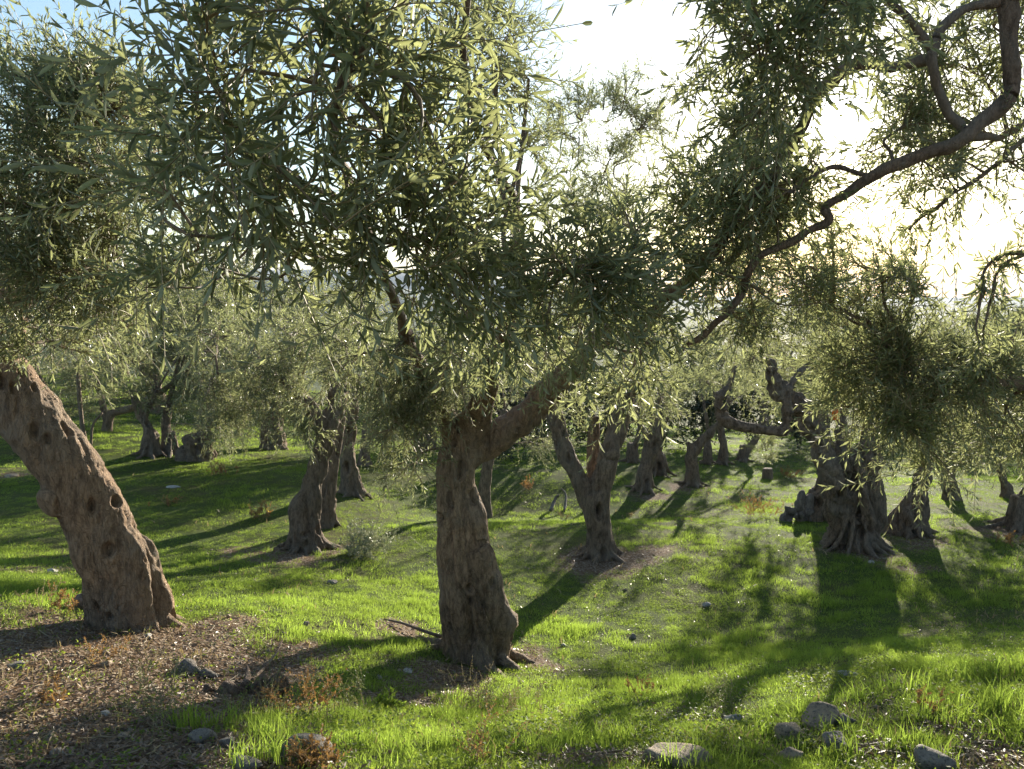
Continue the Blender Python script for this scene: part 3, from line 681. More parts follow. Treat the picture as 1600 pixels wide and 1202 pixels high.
T.foliage([blob(1390,500,4.0,95,60,.45,18), blob(1350,570,4.1,65,55,.35,17), blob(1420,600,3.9,80,70,.35,26), blob(1500,560,4.1,70,50,.35,18), blob(1560,620,4.2,60,60,.35,16), blob(1480,655,4.0,80,50,.35,18), blob(1400,655,3.9,50,35,.3,10), blob(1440,440,4.2,90,40,.45,14), blob(1530,490,4.3,60,40,.4,12), blob(1570,690,4.2,50,40,.3,7),
           blob(1450,725,4.0,50,20,.25,3), blob(1650,600,4.3,120,150,.4,26), blob(1340,640,4.1,30,25,.25,3), blob(1590,520,4.3,50,30,.3,6)], L=.054, shoots=8, slen=.24, up=.2, droop=.4)
T.foliage([(bx + np.array([.2, .3, 3.2]), (1.0, 1.0, .7), 24), (bx + np.array([.6, -.9, 2.4]), (.9, .9, .8), 18)], L=.05, shoots=8, up=.2)
T.single_shoots([P(1400,690,3.7), P(1400,740,3.7), P(1340,690,3.8), P(1545,440,3.4), P(1480,330,3.5), P(1500,330,3.5), P(1490,300,3.6)], [[-1,0,-.35],[-1,0,-.35],[-1,0,.1],[.2,0,-1],[0,0,-1],[.1,.1,-1],[0,0,-1]], [.40,.36,.30,.3,.45,.5,.5], [[0,0,.1],[0,0,.15],[0,0,.1],[.1,0,0],[0,0,0],[0,.1,0],[.1,0,0]], .056)
for m_ in (m8, m9, m10):
    q = catmull(m_, 14)[3:, :3]; k = len(q) * 2; T.single_shoots(np.repeat(q, 2, 0), T.rng.normal(0, .5, (k, 3)) + [0, 0, -.5], T.rng.uniform(.1, .24, k), T.rng.normal(0, .15, (k, 3)), .05)
T.build('olive_tree', 'overhanging olive tree whose boughs curve in from the upper right corner', 'olive tree', 'olive trees of the grove', detail=True, big=250, nodes=9, width=.18)
trunk_part(T, [tp, f2, f3], .016, 3, M_BARK, holes=30, roots=flare_roots(bx, .28, 7, 8, .2, .07))
for p_ in MB_:
    q = catmull(p_, 70); q[:, :3] += .010 * np.stack([noise(q[:, :3] * 6 + 3 * k) for k in range(3)], -1); q[:, 3] *= .74 * (1 + .2 * noise(q[:, :3] * 13)); q[:, :3] += .012 * np.stack([noise(q[:, :3] * 13 + 5 * k) for k in range(3)], -1)
    V, F = tubes(q[None, :, :3], q[None, :, 3], 12); link('branch', mesh_np('branch', V - T.base, F, mats=[M_BRANCH], smooth_=True), T.root)

def mid_tree(base_px, seed, paths, skel, blobs, label, voxel=.02, L=.052, fkw=None, gkw=None, mat=None, build=None, minor=None):
    T = Tree(ground_at(*base_px), seed); D0 = T.base[1]
    pp = [[np.r_[P(a, b, D0 + dd), r * pxm(D0 + dd)] for a, b, dd, r in q] for q in paths]
    for q in pp: T.skeleton(q, 30)
    for q in skel: T.skeleton([np.r_[P(a, b, D0 + dd), r * pxm(D0 + dd)] for a, b, dd, r in q], 20)
    if blobs: T.foliage([blob(a, b, D0 + dd, rx, ry, rd, n) for a, b, dd, rx, ry, rd, n in blobs], L=L, **(fkw or {}))
    T.build('olive_tree', label, 'olive tree', 'olive trees of the grove', **(build or {}))
    trunk_part(T, pp, voxel, seed, mat or M_BARKG, **(gkw or {}))
    return T

# left middle: leaning flared trunk
b0 = ground_at(478, 858)
mid_tree((478,858), 21, [[(470,885,0,34),(475,858,0,29),(477,810,0,22),(486,765,0,18),(498,720,0,18),(509,680,0,17),(522,645,0,15),(530,600,0,12)],
    [(510,680,0,15),(480,630,-.1,11),(440,590,-.2,8)]], [[(440,590,-.2,7),(380,570,-.3,5),(330,590,-.4,3)],[(530,600,0,9),(540,540,0,6),(560,480,0,4)],[(480,630,-.1,7),(470,560,0,5),(450,500,.1,3)]],
    [(430,620,-.3,80,55,.6,26),(350,600,-.4,70,60,.6,20),(440,530,0,90,60,.7,28),(530,530,.1,80,60,.7,20),(370,660,-.3,60,35,.5,12),(600,560,0,50,50,.6,12),(480,670,-.3,45,22,.4,8),(330,530,0,60,50,.6,14)],
    'olive with a dark curved flaring trunk in the left middle beside a pale sprig bush', L=.052, fkw=dict(shoots=10, up=.0, droop=.5, slen=.26), gkw=dict(holes=26, flute=1.3, amp=1.1, roots=flare_roots(b0, .17, 9, 21, .22, .05)))
b0 = ground_at(512, 824)
mid_tree((512,824), 22, [[(510,840,0,19),(511,822,0,16),(513,780,0,13),(517,745,0,11),(524,700,0,9),(535,650,0,7)]], [], [(560,620,0,50,50,.5,9)],
    'slim olive trunk close behind the curved flaring trunk in the left middle', fkw=dict(shoots=9, up=.1), gkw=dict(holes=8, flute=.8, amp=.7, roots=flare_roots(b0, .12, 6, 22, .12, .03)))
b0 = ground_at(550, 773)
mid_tree((550,773), 23, [[(549,790,0,20),(550,770,0,17),(546,740,0,12),(541,700,0,13),(538,650,0,18),(540,610,0,21),(540,592,0,22)],[(528,610,0,12),(513,590,0,9),(508,578,0,8)],[(548,605,0,12),(556,585,0,10)],[(560,610,0,5),(575,600,0,4),(585,575,0,3)]],
    [[(556,585,0,7),(570,520,0,5),(600,480,0,3)],[(508,578,0,6),(480,530,0,4),(470,480,0,3)]], [(480,500,.5,80,50,.9,20),(580,510,.3,80,45,.9,20),(520,460,.4,90,35,.9,18),(620,600,.2,50,60,.7,14),(590,660,.2,35,30,.5,6)],
    'tall olive trunk with a pollarded knobbly cut top between leafy crowns', fkw=dict(shoots=10, up=.15, scale=1.15), gkw=dict(holes=20, flute=.9, amp=1.0, roots=flare_roots(b0, .15, 7, 23, .18, .045)))
b0 = ground_at(570, 728)
mid_tree((570,728), 24, [[(570,738,0,12),(569,726,0,10),(570,700,0,8),(575,660,0,8),(580,620,0,6)]], [], [(620,600,0,50,60,.8,14),(570,560,0,60,40,.8,12)],
    'thin distant olive trunk just right of the pollarded one', L=.06, fkw=dict(shoots=10, scale=1.3), gkw=dict(holes=5, flute=.6, amp=.8, roots=flare_roots(b0, .11, 6, 24, .14, .03)), voxel=.03)
# pair far left and neighbours
b0 = ground_at(236, 711)
mid_tree((236,711), 25, [[(232,722,0,20),(237,706,0,15),(238,690,0,11),(231,668,0,8),(220,650,0,7),(210,620,0,5)],[(225,655,0,5),(245,610,0,4)]], [], [(220,560,0,70,60,1.0,26),(290,520,0,60,60,1.0,22),(240,480,.3,60,50,1.0,20),(200,620,-.3,50,25,.6,7)],
    'far left olive with a hooked dark trunk, left one of a close pair', L=.06, voxel=.03, fkw=dict(shoots=10, scale=1.3, up=.1), gkw=dict(holes=8, flute=1.2, amp=1.2, roots=flare_roots(b0, .2, 7, 25, .25, .05)))
b0 = ground_at(266, 709)
mid_tree((266,709), 26, [[(267,720,0,17),(265,706,0,13),(261,690,0,9),(258,665,0,8),(262,630,0,6)]], [], [(300,590,0,60,60,1.0,22),(340,520,0,60,60,1.0,22),(330,460,0,50,35,1.0,12),(270,630,-.2,40,20,.6,5)],
    'far left olive with a straight dark trunk, right one of a close pair', L=.06, voxel=.03, fkw=dict(shoots=10, scale=1.3, up=.1), gkw=dict(holes=8, flute=1.2, amp=1.1, roots=flare_roots(b0, .18, 6, 26, .3, .05)))
b0 = ground_at(308, 719)
mid_tree((308,719), 27, [[(310,730,0,28),(308,715,0,24),(312,695,0,18),(320,670,0,12),(330,640,0,7)]], [], [(350,640,-.2,50,40,.8,16),(330,600,0,60,50,.8,18),(400,600,0,50,50,.8,14),(345,690,-.3,35,22,.5,6)],
    'squat dark olive stump with leafy shoots hanging over it, far left', L=.058, voxel=.03, fkw=dict(shoots=10, scale=1.25, up=-.1), gkw=dict(holes=12, flute=1.6, amp=1.4))
b0 = ground_at(167, 674)
mid_tree((167,674), 28, [[(166,682,0,9),(167,672,0,8),(170,655,0,7),(178,645,0,6),(205,638,-.3,6),(234,622,-.9,5),(262,605,-1.5,4.5),(300,570,-2.4,3.5),(362,512,-3.2,2.5)],[(168,660,0,6),(160,630,0,5),(150,590,0,4)]], [], [(150,580,0,60,60,1.2,26),(110,640,0,40,25,.8,8),(60,560,0,80,80,1.2,26),(190,540,0,60,50,1,16)],
    'distant olive behind the leaning trunk with one long bare branch rising to the right', L=.06, voxel=.03, fkw=dict(shoots=10, scale=1.4), gkw=dict(holes=2, flute=.4, amp=.5))
b0 = ground_at(134, 694)
mid_tree((134,694), 29, [[(135,700,0,4.5),(133,690,0,4),(128,660,0,3.5),(124,620,0,3.5),(120,560,0,2.5)],[(142,700,0,2.5),(145,665,0,2.2),(160,645,0,2)]], [], [(120,590,0,40,40,.6,8),(90,540,0,50,40,.8,10)],
    'young olive with two spindly pale stems beside the leaning trunk', L=.055, voxel=.02, fkw=dict(shoots=8, scale=1.2), gkw=dict(holes=0, flute=.15, amp=.25))
b0 = ground_at(758, 809)
mid_tree((758,809), 30, [[(760,820,0,11),(760,805,0,10),(757,770,0,9.5),(762,730,0,9),(775,680,0,8),(790,640,0,6)]], [], [(820,600,0,60,50,.7,16),(760,560,0,60,50,.8,16),(830,690,.3,50,25,.5,9),(700,620,.2,50,40,.6,10)],
    'dark slender olive trunk peeping out behind the centre trunk', L=.055, fkw=dict(shoots=9, up=0, scale=1.1), gkw=dict(holes=6, flute=.6, amp=.6))
# forked tree, centre right
b0 = ground_at(938, 868)
mid_tree((938,868), 31, [[(938,890,0,32),(938,866,0,25),(935,830,0,20),(930,790,0,22),(925,770,0,22)],[(918,790,0,14),(905,755,0,14),(893,725,0,14),(880,695,0,13),(870,660,0,13),(866,630,0,12),(872,590,0,9)],
    [(935,790,0,17),(942,745,0,16),(952,712,0,15),(960,685,.05,16),(966,660,.1,15),(980,625,.1,10),(1000,590,.1,7)],[(925,780,.15,10),(926,735,.2,10),(927,690,.25,10),(930,650,.3,8)]],
    [[(872,590,0,8),(860,500,0,6),(868,400,-.2,5),(885,300,-.3,5),(900,210,-.4,4),(925,175,-.5,3),(960,175,-.5,3),(1000,200,-.5,2)],[(885,300,-.3,4),(850,240,-.4,3.5),(800,275,-.6,4)],[(900,210,-.4,3),(870,208,-.4,3),(845,235,-.4,3)],[(1000,590,.1,6),(1010,480,.1,4),(1010,380,0,3)],[(905,215,-.4,3),(935,230,-.4,2.5),(960,260,-.4,2)]],
    [(960,155,-.4,85,45,.8,20),(890,190,-.3,60,65,.8,16),(1010,220,-.4,55,65,.8,18),(930,290,-.3,60,60,.8,18),(965,330,-.3,60,55,.8,18),(850,250,-.3,45,40,.4,6),(885,170,-.3,25,40,.3,4),(1020,190,-.4,30,25,.3,4),(880,340,-.2,40,50,.4,9),(970,400,0,50,60,.5,12),(900,480,0,70,60,.6,16),(1000,520,.1,70,60,.6,16),(880,600,0,50,40,.5,12),(970,610,0,60,30,.5,14),(1030,620,0,40,40,.4,10),(900,660,.2,30,20,.3,3)],
    'olive with a V forked trunk on a bare patch, right of the centre tree', L=.05, fkw=dict(shoots=9, up=.35, droop=.2, slen=.28), gkw=dict(holes=40, flute=.7, amp=.9, roots=flare_roots(b0, .15, 8, 31, .2, .045), hole_r=(.014,.035)))
# big hollow tree on the right
b0 = ground_at(1338, 857)
mid_tree((1338,857), 32, [[(1305,880,.1,25),(1306,850,.1,23),(1312,810,.1,21),(1308,770,0,21),(1296,735,0,18),(1283,705,0,15),(1276,676,0,17),(1263,650,0,16),(1237,626,0,13),(1212,600,0,12),(1205,575,0,8),(1203,562,0,6)],
    [(1358,885,-.1,29),(1355,855,-.1,27),(1350,810,0,24),(1342,765,0,26),(1345,730,0,22),(1355,700,0,17),(1362,670,.1,14),(1375,630,.1,10)],[(1325,770,0,20),(1320,720,0,15),(1310,680,.1,8),(1316,650,.1,7),(1320,625,.1,5)],
     [(1320,625,.1,5),(1308,575,-.2,4.5),(1296,545,-.5,4),(1284,541,-.7,4.5),(1264,568,-.8,5),(1243,590,-.9,5.5),(1231,615,-1,6),(1230,645,-1,6),(1227,668,-1,7),(1219,675,-1,7),(1190,671,-1,7),(1158,667,-1,7.5),(1136,658,-1,8.5),(1125,640,-1,8.5),(1124,622,-1,7),(1140,600,-1,5.5),(1150,570,-1,4.5)]],
    [[(1212,600,0,8),(1190,540,.1,6),(1180,480,.2,4)],[(1375,630,.1,8),(1380,540,.2,6),(1350,460,.2,4)],[(1320,625,.1,5),(1300,560,.2,4),(1290,490,.3,3)]],
    [(1200,490,.3,70,40,.6,20),(1170,560,.3,50,45,.6,14),(1290,490,.4,70,35,.6,20),(1330,560,.4,70,60,.6,20),(1250,590,.5,40,40,.5,8),(1130,520,.3,60,40,.6,12),(1400,520,.4,60,60,.6,14),(1300,620,.5,40,30,.4,7),(1180,430,.2,60,30,.5,10),(1290,690,.5,45,25,.4,6),(1400,680,.2,55,40,.5,16),(1440,620,.3,70,50,.6,16)],
    'massive hollow olive with a wide honeycombed base and a bleached broken limb on the right', L=.05, fkw=dict(shoots=9, up=.3, droop=.2), gkw=dict(holes=130, flute=1.3, amp=1.1, hole_r=(.012,.036), roots=flare_roots(P(1336,857,b0[1]) , .28, 15, 32, .18, .042)), voxel=.0135)
b0 = ground_at(1424, 834)
mid_tree((1424,834), 33, [[(1402,845,0,22),(1408,825,0,20),(1420,800,0,18),(1432,780,0,15),(1440,755,.1,12),(1450,720,.2,9)],[(1435,840,0,16),(1433,815,0,14),(1435,785,0,12)]], [],
    [(1480,700,.3,60,45,.5,22),(1430,640,.3,60,50,.5,14),(1530,660,.3,60,60,.5,22),(1590,700,.3,60,40,.5,14)],
    'short twisted grooved olive trunk slanting right, next to the massive hollow one', L=.052, fkw=dict(shoots=9, up=.1), gkw=dict(holes=14, flute=1.6, amp=1.0, twist=2, roots=flare_roots(b0, .18, 8, 33, .22, .04)))
b0 = ground_at(1275, 812)
mid_tree((1275,812), 34, [[(1278,822,0,26),(1277,805,0,24),(1280,780,0,21),(1290,760,0,15),(1296,735,0,11),(1300,690,0,8)]], [], [(1290,640,.1,50,40,.5,10),(1240,650,.2,30,30,.4,5)],
    'rounded barrel like olive trunk half hidden behind the massive hollow one', fkw=dict(shoots=8, up=0), gkw=dict(holes=30, flute=.7, amp=1.1))
b0 = ground_at(1592, 826)
mid_tree((1592,826), 35, [[(1590,838,0,22),(1592,822,0,18),(1597,795,0,14),(1606,770,0,12),(1625,730,0,10)]], [], [(1640,680,0,80,60,.8,30),(1560,680,.1,50,40,.6,12)],
    'dark olive trunk cut by the right edge of the view', fkw=dict(shoots=9), gkw=dict(holes=10, flute=1.1, amp=1.0, roots=flare_roots(b0, .17, 7, 35, .3, .05)))
b0 = ground_at(1574, 779)
mid_tree((1574,779), 36, [[(1574,790,0,14),(1574,775,0,12),(1572,762,0,9),(1565,740,0,7),(1560,700,0,6)]], [], [(1540,690,0,60,40,.9,14),(1590,640,0,60,40,.9,12)],
    'small dark stump like olive far back near the right edge', L=.06, voxel=.03, fkw=dict(shoots=9, scale=1.3), gkw=dict(holes=5, flute=1.1, amp=1.1))
mid_tree((1322,778), 45, [[(1322,790,0,16),(1322,775,0,13),(1326,740,0,11),(1320,700,0,10),(1316,660,0,8)]], [[(1316,660,0,7),(1250,600,0,5),(1200,560,0,3)],[(1316,660,0,7),(1380,600,0,5)]],
    [(1240,560,.3,70,55,.9,26),(1180,520,.4,50,40,.9,14),(1310,540,.2,70,55,.9,26),(1380,590,.2,60,50,.8,22),(1300,640,.2,60,35,.7,12),(1220,630,.3,40,30,.6,8),(1270,495,.4,60,25,.8,9)],
    'leafy olive standing behind the massive hollow trunk, its crown left of it', L=.055, voxel=.03, fkw=dict(shoots=9, scale=1.35, up=.15), gkw=dict(holes=8, flute=.9))
mid_tree((1487,782), 46, [[(1487,795,0,17),(1487,778,0,13),(1482,745,0,11),(1488,700,0,10),(1490,650,0,8)]], [[(1490,650,0,7),(1430,600,0,5)],[(1490,650,0,7),(1550,600,0,5)]],
    [(1430,570,.2,70,55,.9,24),(1500,540,.2,70,55,.9,26),(1560,600,.2,70,55,.8,24),(1470,650,.1,70,40,.7,20),(1550,670,.1,60,35,.7,14)],
    'leafy olive with a dark trunk in shade right behind the short slanting trunk', L=.055, voxel=.03, fkw=dict(shoots=9, scale=1.35, up=.15), gkw=dict(holes=8, flute=.9))
# trees on the mound behind the dip
b0 = ground_at(1007, 767)
mid_tree((1007,767), 37, [[(1005,778,0,16),(1006,765,0,13),(1008,735,0,10),(1016,705,0,11),(1022,680,0,11),(1028,655,0,10),(1035,620,0,7)],[(1018,700,0,6),(1005,670,0,4.5),(990,655,0,4)]], [], [(1040,610,.2,60,30,.6,12),(1000,640,.2,40,20,.5,5)],
    'olive with a curved mid brown trunk on the grassy mound behind the forked tree', L=.058, voxel=.026, fkw=dict(shoots=8, scale=1.2, up=.2), gkw=dict(holes=12, flute=.9, amp=1.0, roots=flare_roots(b0, .17, 7, 37, .22, .045)))
b0 = ground_at(1028, 742)
mid_tree((1028,742), 38, [[(1028,750,0,14),(1027,740,0,12),(1026,715,0,9),(1028,690,0,8),(1040,650,0,6)]], [], [(1070,620,0,50,25,.6,8)],
    'darker olive trunk with spreading roots behind the curved brown one on the mound', L=.06, voxel=.03, fkw=dict(shoots=8, scale=1.3, up=.2), gkw=dict(holes=8, flute=1.3, amp=1.1, roots=flare_roots(b0, .2, 6, 38, .25, .05)))
b0 = ground_at(1082, 759)
mid_tree((1082,759), 39, [[(1082,770,0,16),(1082,757,0,12),(1082,735,0,9),(1081,712,0,9),(1088,700,0,9)],[(1084,705,0,7),(1098,688,0,7),(1114,672,0,6),(1126,655,0,5),(1140,620,0,4)],[(1078,708,0,4),(1076,690,0,3)]], [], [(1110,600,.2,60,25,.6,10),(1160,620,.3,30,20,.5,4)],
    'small olive with a bent trunk and one long limb slanting up right on the mound', L=.058, voxel=.026, fkw=dict(shoots=8, scale=1.2, up=.2), gkw=dict(holes=8, flute=1.0, amp=1.0, roots=flare_roots(b0, .14, 8, 39, .26, .045)))
for k, (bx_, by_, pts, lab) in enumerate([
    (1105,726,[(1105,732,0,7),(1105,722,0,5),(1107,700,0,4),(1106,670,0,4),(1100,630,0,3)],'thinnest pale trunk in the deep shade behind the mound'),
    (1130,726,[(1130,734,0,8),(1130,722,0,6),(1130,700,0,5.5),(1126,670,0,5.5),(1122,650,0,5),(1118,620,0,4)],'straight grey trunk in the deep shade behind the mound'),
    (1160,722,[(1158,728,0,6),(1164,715,0,5),(1172,700,0,6),(1182,685,0,6),(1195,655,0,5)],'grey trunk slanting right in the deep shade behind the mound'),
    (988,724,[(986,730,0,6),(988,720,0,5),(994,695,0,4.5),(1000,665,0,4)],'thin trunk in shade between the forked tree and the curved brown one')]):
    b0 = ground_at(bx_, by_)
    mid_tree((bx_, by_), 50 + k, [pts], [], [(bx_ + 10, 600, .5, 55, 22, 1.0, 9), (bx_ - 20, 560, .8, 50, 22, 1.0, 7)], lab, L=.06, voxel=.035,
       fkw=dict(shoots=8, scale=1.7, up=.2), gkw=dict(holes=4, flute=1.0, amp=1.0, roots=flare_roots(b0, .12, 5, 50 + k, .3, .05)))
# cut stump with a leafy sprout
T = Tree(ground_at(1199, 748), 60); D0 = T.base[1]
T.skeleton(path([(1199,735,D0,3),(1197,705,D0,2)]), 10)
T.foliage([blob(1197,700,D0,26,24,.3,10)], L=.05, shoots=9, up=.5, slen=.25, scale=1.1)
T.build('olive_stump', 'small sawn olive stump sprouting fresh leafy shoots at the edge of the dark shade', 'stump', None)
trunk_part(T, [path([(1199,756,D0,10),(1199,745,D0,8.5),(1199,732,D0,7.5)])], .02, 60, M_BARKG, holes=0, flute=.6, amp=.5)

# dead wood beside the massive tree
T = Tree(ground_at(1245, 815), 61); D0 = T.base[1]
T.root = empty('stump', T.base); tag(T.root, 'weathered grey root stump lying left of the massive hollow olive', 'stump')
trunk_part(T, [path([(1225,816,D0,6),(1238,808,D0,10),(1252,803,D0,13),(1266,812,D0,10)]), path([(1222,820,D0,4),(1230,800,D0,5),(1226,790,D0,3)])], .013, 61, M_DEAD, name='dead_wood', holes=6, flute=3.0, amp=1.5)

# farther rows of olives: four builds, copied
def far_tree(seed, h=4.2, dark=False, trunk_h=1.5):
    r = np.random.default_rng(seed); T = Tree(np.zeros(3), seed)
    lean = r.uniform(-.3, .3, 2)
    tp = [np.array([0, 0, -.4, .34]), np.array([0, 0, .1, .27]), np.array([lean[0] * .4, lean[1] * .4, .8, .2]), np.array([lean[0], lean[1], trunk_h, .18])]
    top = tp[-1]; paths = [tp]
    for a in range(3):
        an = a * 2.1 + r.uniform(-.4, .4); paths.append([top - [0, 0, .1, .05], top + [math.cos(an) * .5, math.sin(an) * .5, .5, -.08], top + [math.cos(an) * 1.0, math.sin(an) * 1.0, 1.2, -.12]])
    for q in paths: T.skeleton(q, 20)
    bl = []
    for i in range(9):
        an = r.uniform(0, 6.28); rr = r.uniform(.4, 1.5); z = r.uniform(trunk_h + .1, h - .6)
        bl.append((np.array([math.cos(an) * rr, math.sin(an) * rr, z]), (.8, .8, .55), 11))
    T.foliage(bl, L=.055, shoots=9, nodes=9, scale=1.9, up=.25)
    T.build('olive_tree', 'x', 'olive tree', 'olive trees of the grove', leafmat=M_LEAFFAR, nodes=9, width=.24)
    trunk_part(T, paths, .04, seed, M_BARKG, holes=8, flute=1.0, amp=1.2)
    return T.root
protos = [far_tree(70 + i, h=[4.0, 4.6, 3.6, 4.3][i]) for i in range(4)]
FAR = [  # photo x of the trunk, metres ahead, size, turn, label
 (420, 17, 1.0, 0, 'olive whose crown shows between the pollarded trunk and the far left pair'),
 (50, 19, 1.1, 1.2, 'olive far back seen above the leaning trunk at the left edge'),
 (660, 19, 1.0, 2.2, 'distant olive seen left of the centre trunk, above its lower shoots'),
 (830, 24, 1.05, .5, 'distant olive in the gap between the centre trunk and the forked tree'),
 (240, 21, 1.0, 2.0, 'far olive between the far left pair and the leaning trunk'),
 (350, 30, 1.2, 5.5, 'far olive filling the skyline right of the squat stump'),
 (300, 24, 1.15, 3.0, 'far olive with a pale crown under the bluish hills'),
 (180, 27, 1.2, 4.1, 'far olive on the rise behind the left pair'),
 (520, 27, 1.15, 5.0, 'far olive behind the pollarded trunk, under the hills'),
 (960, 31, 1.1, 1.0, 'far olive whose crown shows through the fork of the V shaped trunk'),
 (740, 33, 1.1, 2.0, 'far olive right behind the top of the centre trunk'),
 (1120, 34, 1.1, 3.3, 'far olive standing behind the trunks in deep shade'),
 (1250, 33, 1.0, 4.4, 'far olive behind the bleached broken limb'),
 (1400, 30, 1.0, .2, 'far olive behind the short slanting trunk'),
 (1510, 26, 1.0, 1.9, 'far olive on the right between the slanting trunk and the right edge'),
 (1620, 22, 1.0, 2.8, 'far olive behind the trunk at the right edge'),
 (-150, 22, 1.2, 2.5, 'far olive just outside the left edge'),
 (600, 40, 1.2, .9, 'farthest olive under the lowest dip of the hills'),
 (420, 38, 1.25, 1.4, 'farthest olive left of the pollarded top'),
 (60, 36, 1.3, .3, 'farthest olive at the far left skyline'),
 (1200, 40, 1.1, 1.2, 'farthest olive left of the low glare, behind the hanging bent bough'),
 (1290, 28, .9, 3.2, 'far olive right behind the barrel like trunk'),
 (1350, 46, 1.1, 2.2, 'farthest olive below the low glare on the right'),
 (900, 44, 1.15, 3.9, 'farthest olive seen between the two forks'),
 (1460, 44, 1.1, 5.2, 'farthest olive behind the right hand crown'),
 (1040, 48, 1.2, 5.9, 'farthest olive straight behind the mound')]
for k, (px_, d, sc_, rot, lab) in enumerate(FAR):
    src = protos[k % 4]
    if k < 4: r_ = src
    else:
        r_ = src.copy(); COL.objects.link(r_)
        for ch in list(src.children):
            c_ = ch.copy(); COL.objects.link(c_); c_.parent = r_
    x = (px_ - 800) / FPX * d; r_.location = (x, d, float(H(np.array([x]), np.array([float(d)]))[0])); r_.rotation_euler = (0, 0, rot); r_.scale = (sc_,) * 3
    r_['label'] = lab
# dark evergreen thicket in the shade behind the mound
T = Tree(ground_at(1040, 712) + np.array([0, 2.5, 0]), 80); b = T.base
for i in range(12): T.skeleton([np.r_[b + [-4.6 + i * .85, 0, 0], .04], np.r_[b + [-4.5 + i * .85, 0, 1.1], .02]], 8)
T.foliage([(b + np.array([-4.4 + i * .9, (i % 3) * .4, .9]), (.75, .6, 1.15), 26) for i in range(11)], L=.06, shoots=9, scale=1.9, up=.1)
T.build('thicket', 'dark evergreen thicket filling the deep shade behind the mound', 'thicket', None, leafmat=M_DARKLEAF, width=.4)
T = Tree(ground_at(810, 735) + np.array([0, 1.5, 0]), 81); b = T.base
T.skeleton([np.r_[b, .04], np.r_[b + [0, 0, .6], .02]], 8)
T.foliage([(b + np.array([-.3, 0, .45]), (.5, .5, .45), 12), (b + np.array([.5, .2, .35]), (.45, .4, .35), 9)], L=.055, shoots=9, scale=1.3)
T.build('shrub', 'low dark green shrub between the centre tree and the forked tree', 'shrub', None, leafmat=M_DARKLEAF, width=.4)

# ---------------------------------------------------------------- rocks and stones
def rock(px_, py_, w, h, dpt, seed, mat, label, name='rock', sink=.3, rot=0, facets=15, group=None):
    import bmesh
    bm = bmesh.new(); bmesh.ops.create_icosphere(bm, subdivisions=4, radius=1)
    r = np.random.default_rng(seed); v = np.array([q.co[:] for q in bm.verts])
    for _ in range(facets):
        n_ = unit(r.normal(size=3)); t = r.uniform(.5, .85); ex = np.maximum(v @ n_ - t, 0); v -= ex[:, None] * n_ * 1.0
    v += unit(v) * (.10 * fbm(v * 1.8 + seed, 3))[:, None] + unit(v) * (.035 * fbm(v * np.array([5, 5, 16]) + seed, 3))[:, None]
    c, s = math.cos(rot), math.sin(rot); v = v * np.array([w / 2, dpt / 2, h / 2]) * 1.12; v = np.stack([v[:, 0] * c - v[:, 1] * s, v[:, 0] * s + v[:, 1] * c, v[:, 2]], -1)
    F = np.array([[x.index for x in f.verts] for f in bm.faces]); bm.free()
    g = ground_at(px_, py_); o = link(name, mesh_np(name, v, F, mats=[mat], smooth_=False), loc=g + np.array([0, 0, h * (.42 - sink)]))
    tag(o, label, 'rock' if name == 'rock' else 'stone', group)
    return o
rock(1050,1196,.28,.14,.2,1,M_ROCK,'large flat topped tan boulder at the bottom edge with grass on both sides',sink=.35)
rock(1285,1134,.20,.15,.16,41,M_ROCK,'tan boulder with a cracked top in the grass, highest of the bottom right group',sink=.35)
rock(1322,1132,.11,.08,.10,13,M_ROCKG,'grey rock leaning against the right side of the cracked tan boulder',sink=.3)
rock(1237,1155,.13,.12,.12,3,M_ROCK,'small tan rock below left of the cracked boulder',sink=.35)
rock(1305,1172,.12,.13,.10,4,M_ROCKG,'dark grey rock below the cracked tan boulder',sink=.35)
rock(1452,1204,.16,.12,.12,5,M_ROCKG,'angular slate grey rock at the bottom edge near the right',sink=.3)
rock(1235,1190,.10,.10,.10,6,M_ROCK,'small dark brown rock at the bottom edge between grass tufts',sink=.35)
rock(478,1186,.17,.10,.13,7,M_ROCKG,'smooth rounded grey stone at the bottom edge behind the rusty sprig',sink=.2,facets=4)
rock(385,1204,.10,.08,.08,8,M_ROCKG,'pointed grey rock at the bottom edge left of the rounded stone')
rock(315,1162,.10,.07,.08,9,M_ROCKG,'grey rock among litter just below the long grass at lower left',sink=.3)
rock(355,1166,.06,.05,.05,10,M_ROCKG,'little grey rock right of the other one below the long grass at lower left',sink=.3)
rock(776,1035,.10,.085,.08,11,M_ROCKP,'pale stone touching the right foot of the centre trunk','stone',sink=.25)
rock(795,1038,.12,.05,.08,12,M_ROCKP,'flatter pale stone just right of the one at the foot of the centre trunk','stone',sink=.3)
rock(638,1053,.06,.05,.05,14,M_ROCKP,'white stone on bare soil left of the foot of the centre trunk','stone')
rock(593,1062,.045,.04,.04,15,M_ROCKP,'small white stone farther left of the centre trunk, left of the other white one','stone')
rock(82,894,.10,.06,.08,16,M_ROCKP,'pale stone in grass at the left edge behind the leaning trunk','stone')
rock(231,996,.05,.03,.05,17,M_ROCKP,'whitish chip of stone at the foot of the leaning trunk','stone')
rock(520,912,.10,.06,.08,18,M_ROCKG,'grey stone in sunlit grass right of the leaning trunk','stone')
rock(477,978,.07,.05,.06,19,M_ROCK,'brown stone on the bare patch midway between the two front trunks','stone')
rock(1103,948,.09,.06,.07,20,M_ROCKP,'pale stone in the middle of the shaded lawn','stone')
rock(988,998,.07,.06,.06,21,M_ROCKG,'grey stone in the grass right of the centre trunk','stone')
rock(1330,1056,.13,.03,.05,22,M_ROCKP,'long whitish flat stone in the shaded lawn on the right','stone',rot=-.4)
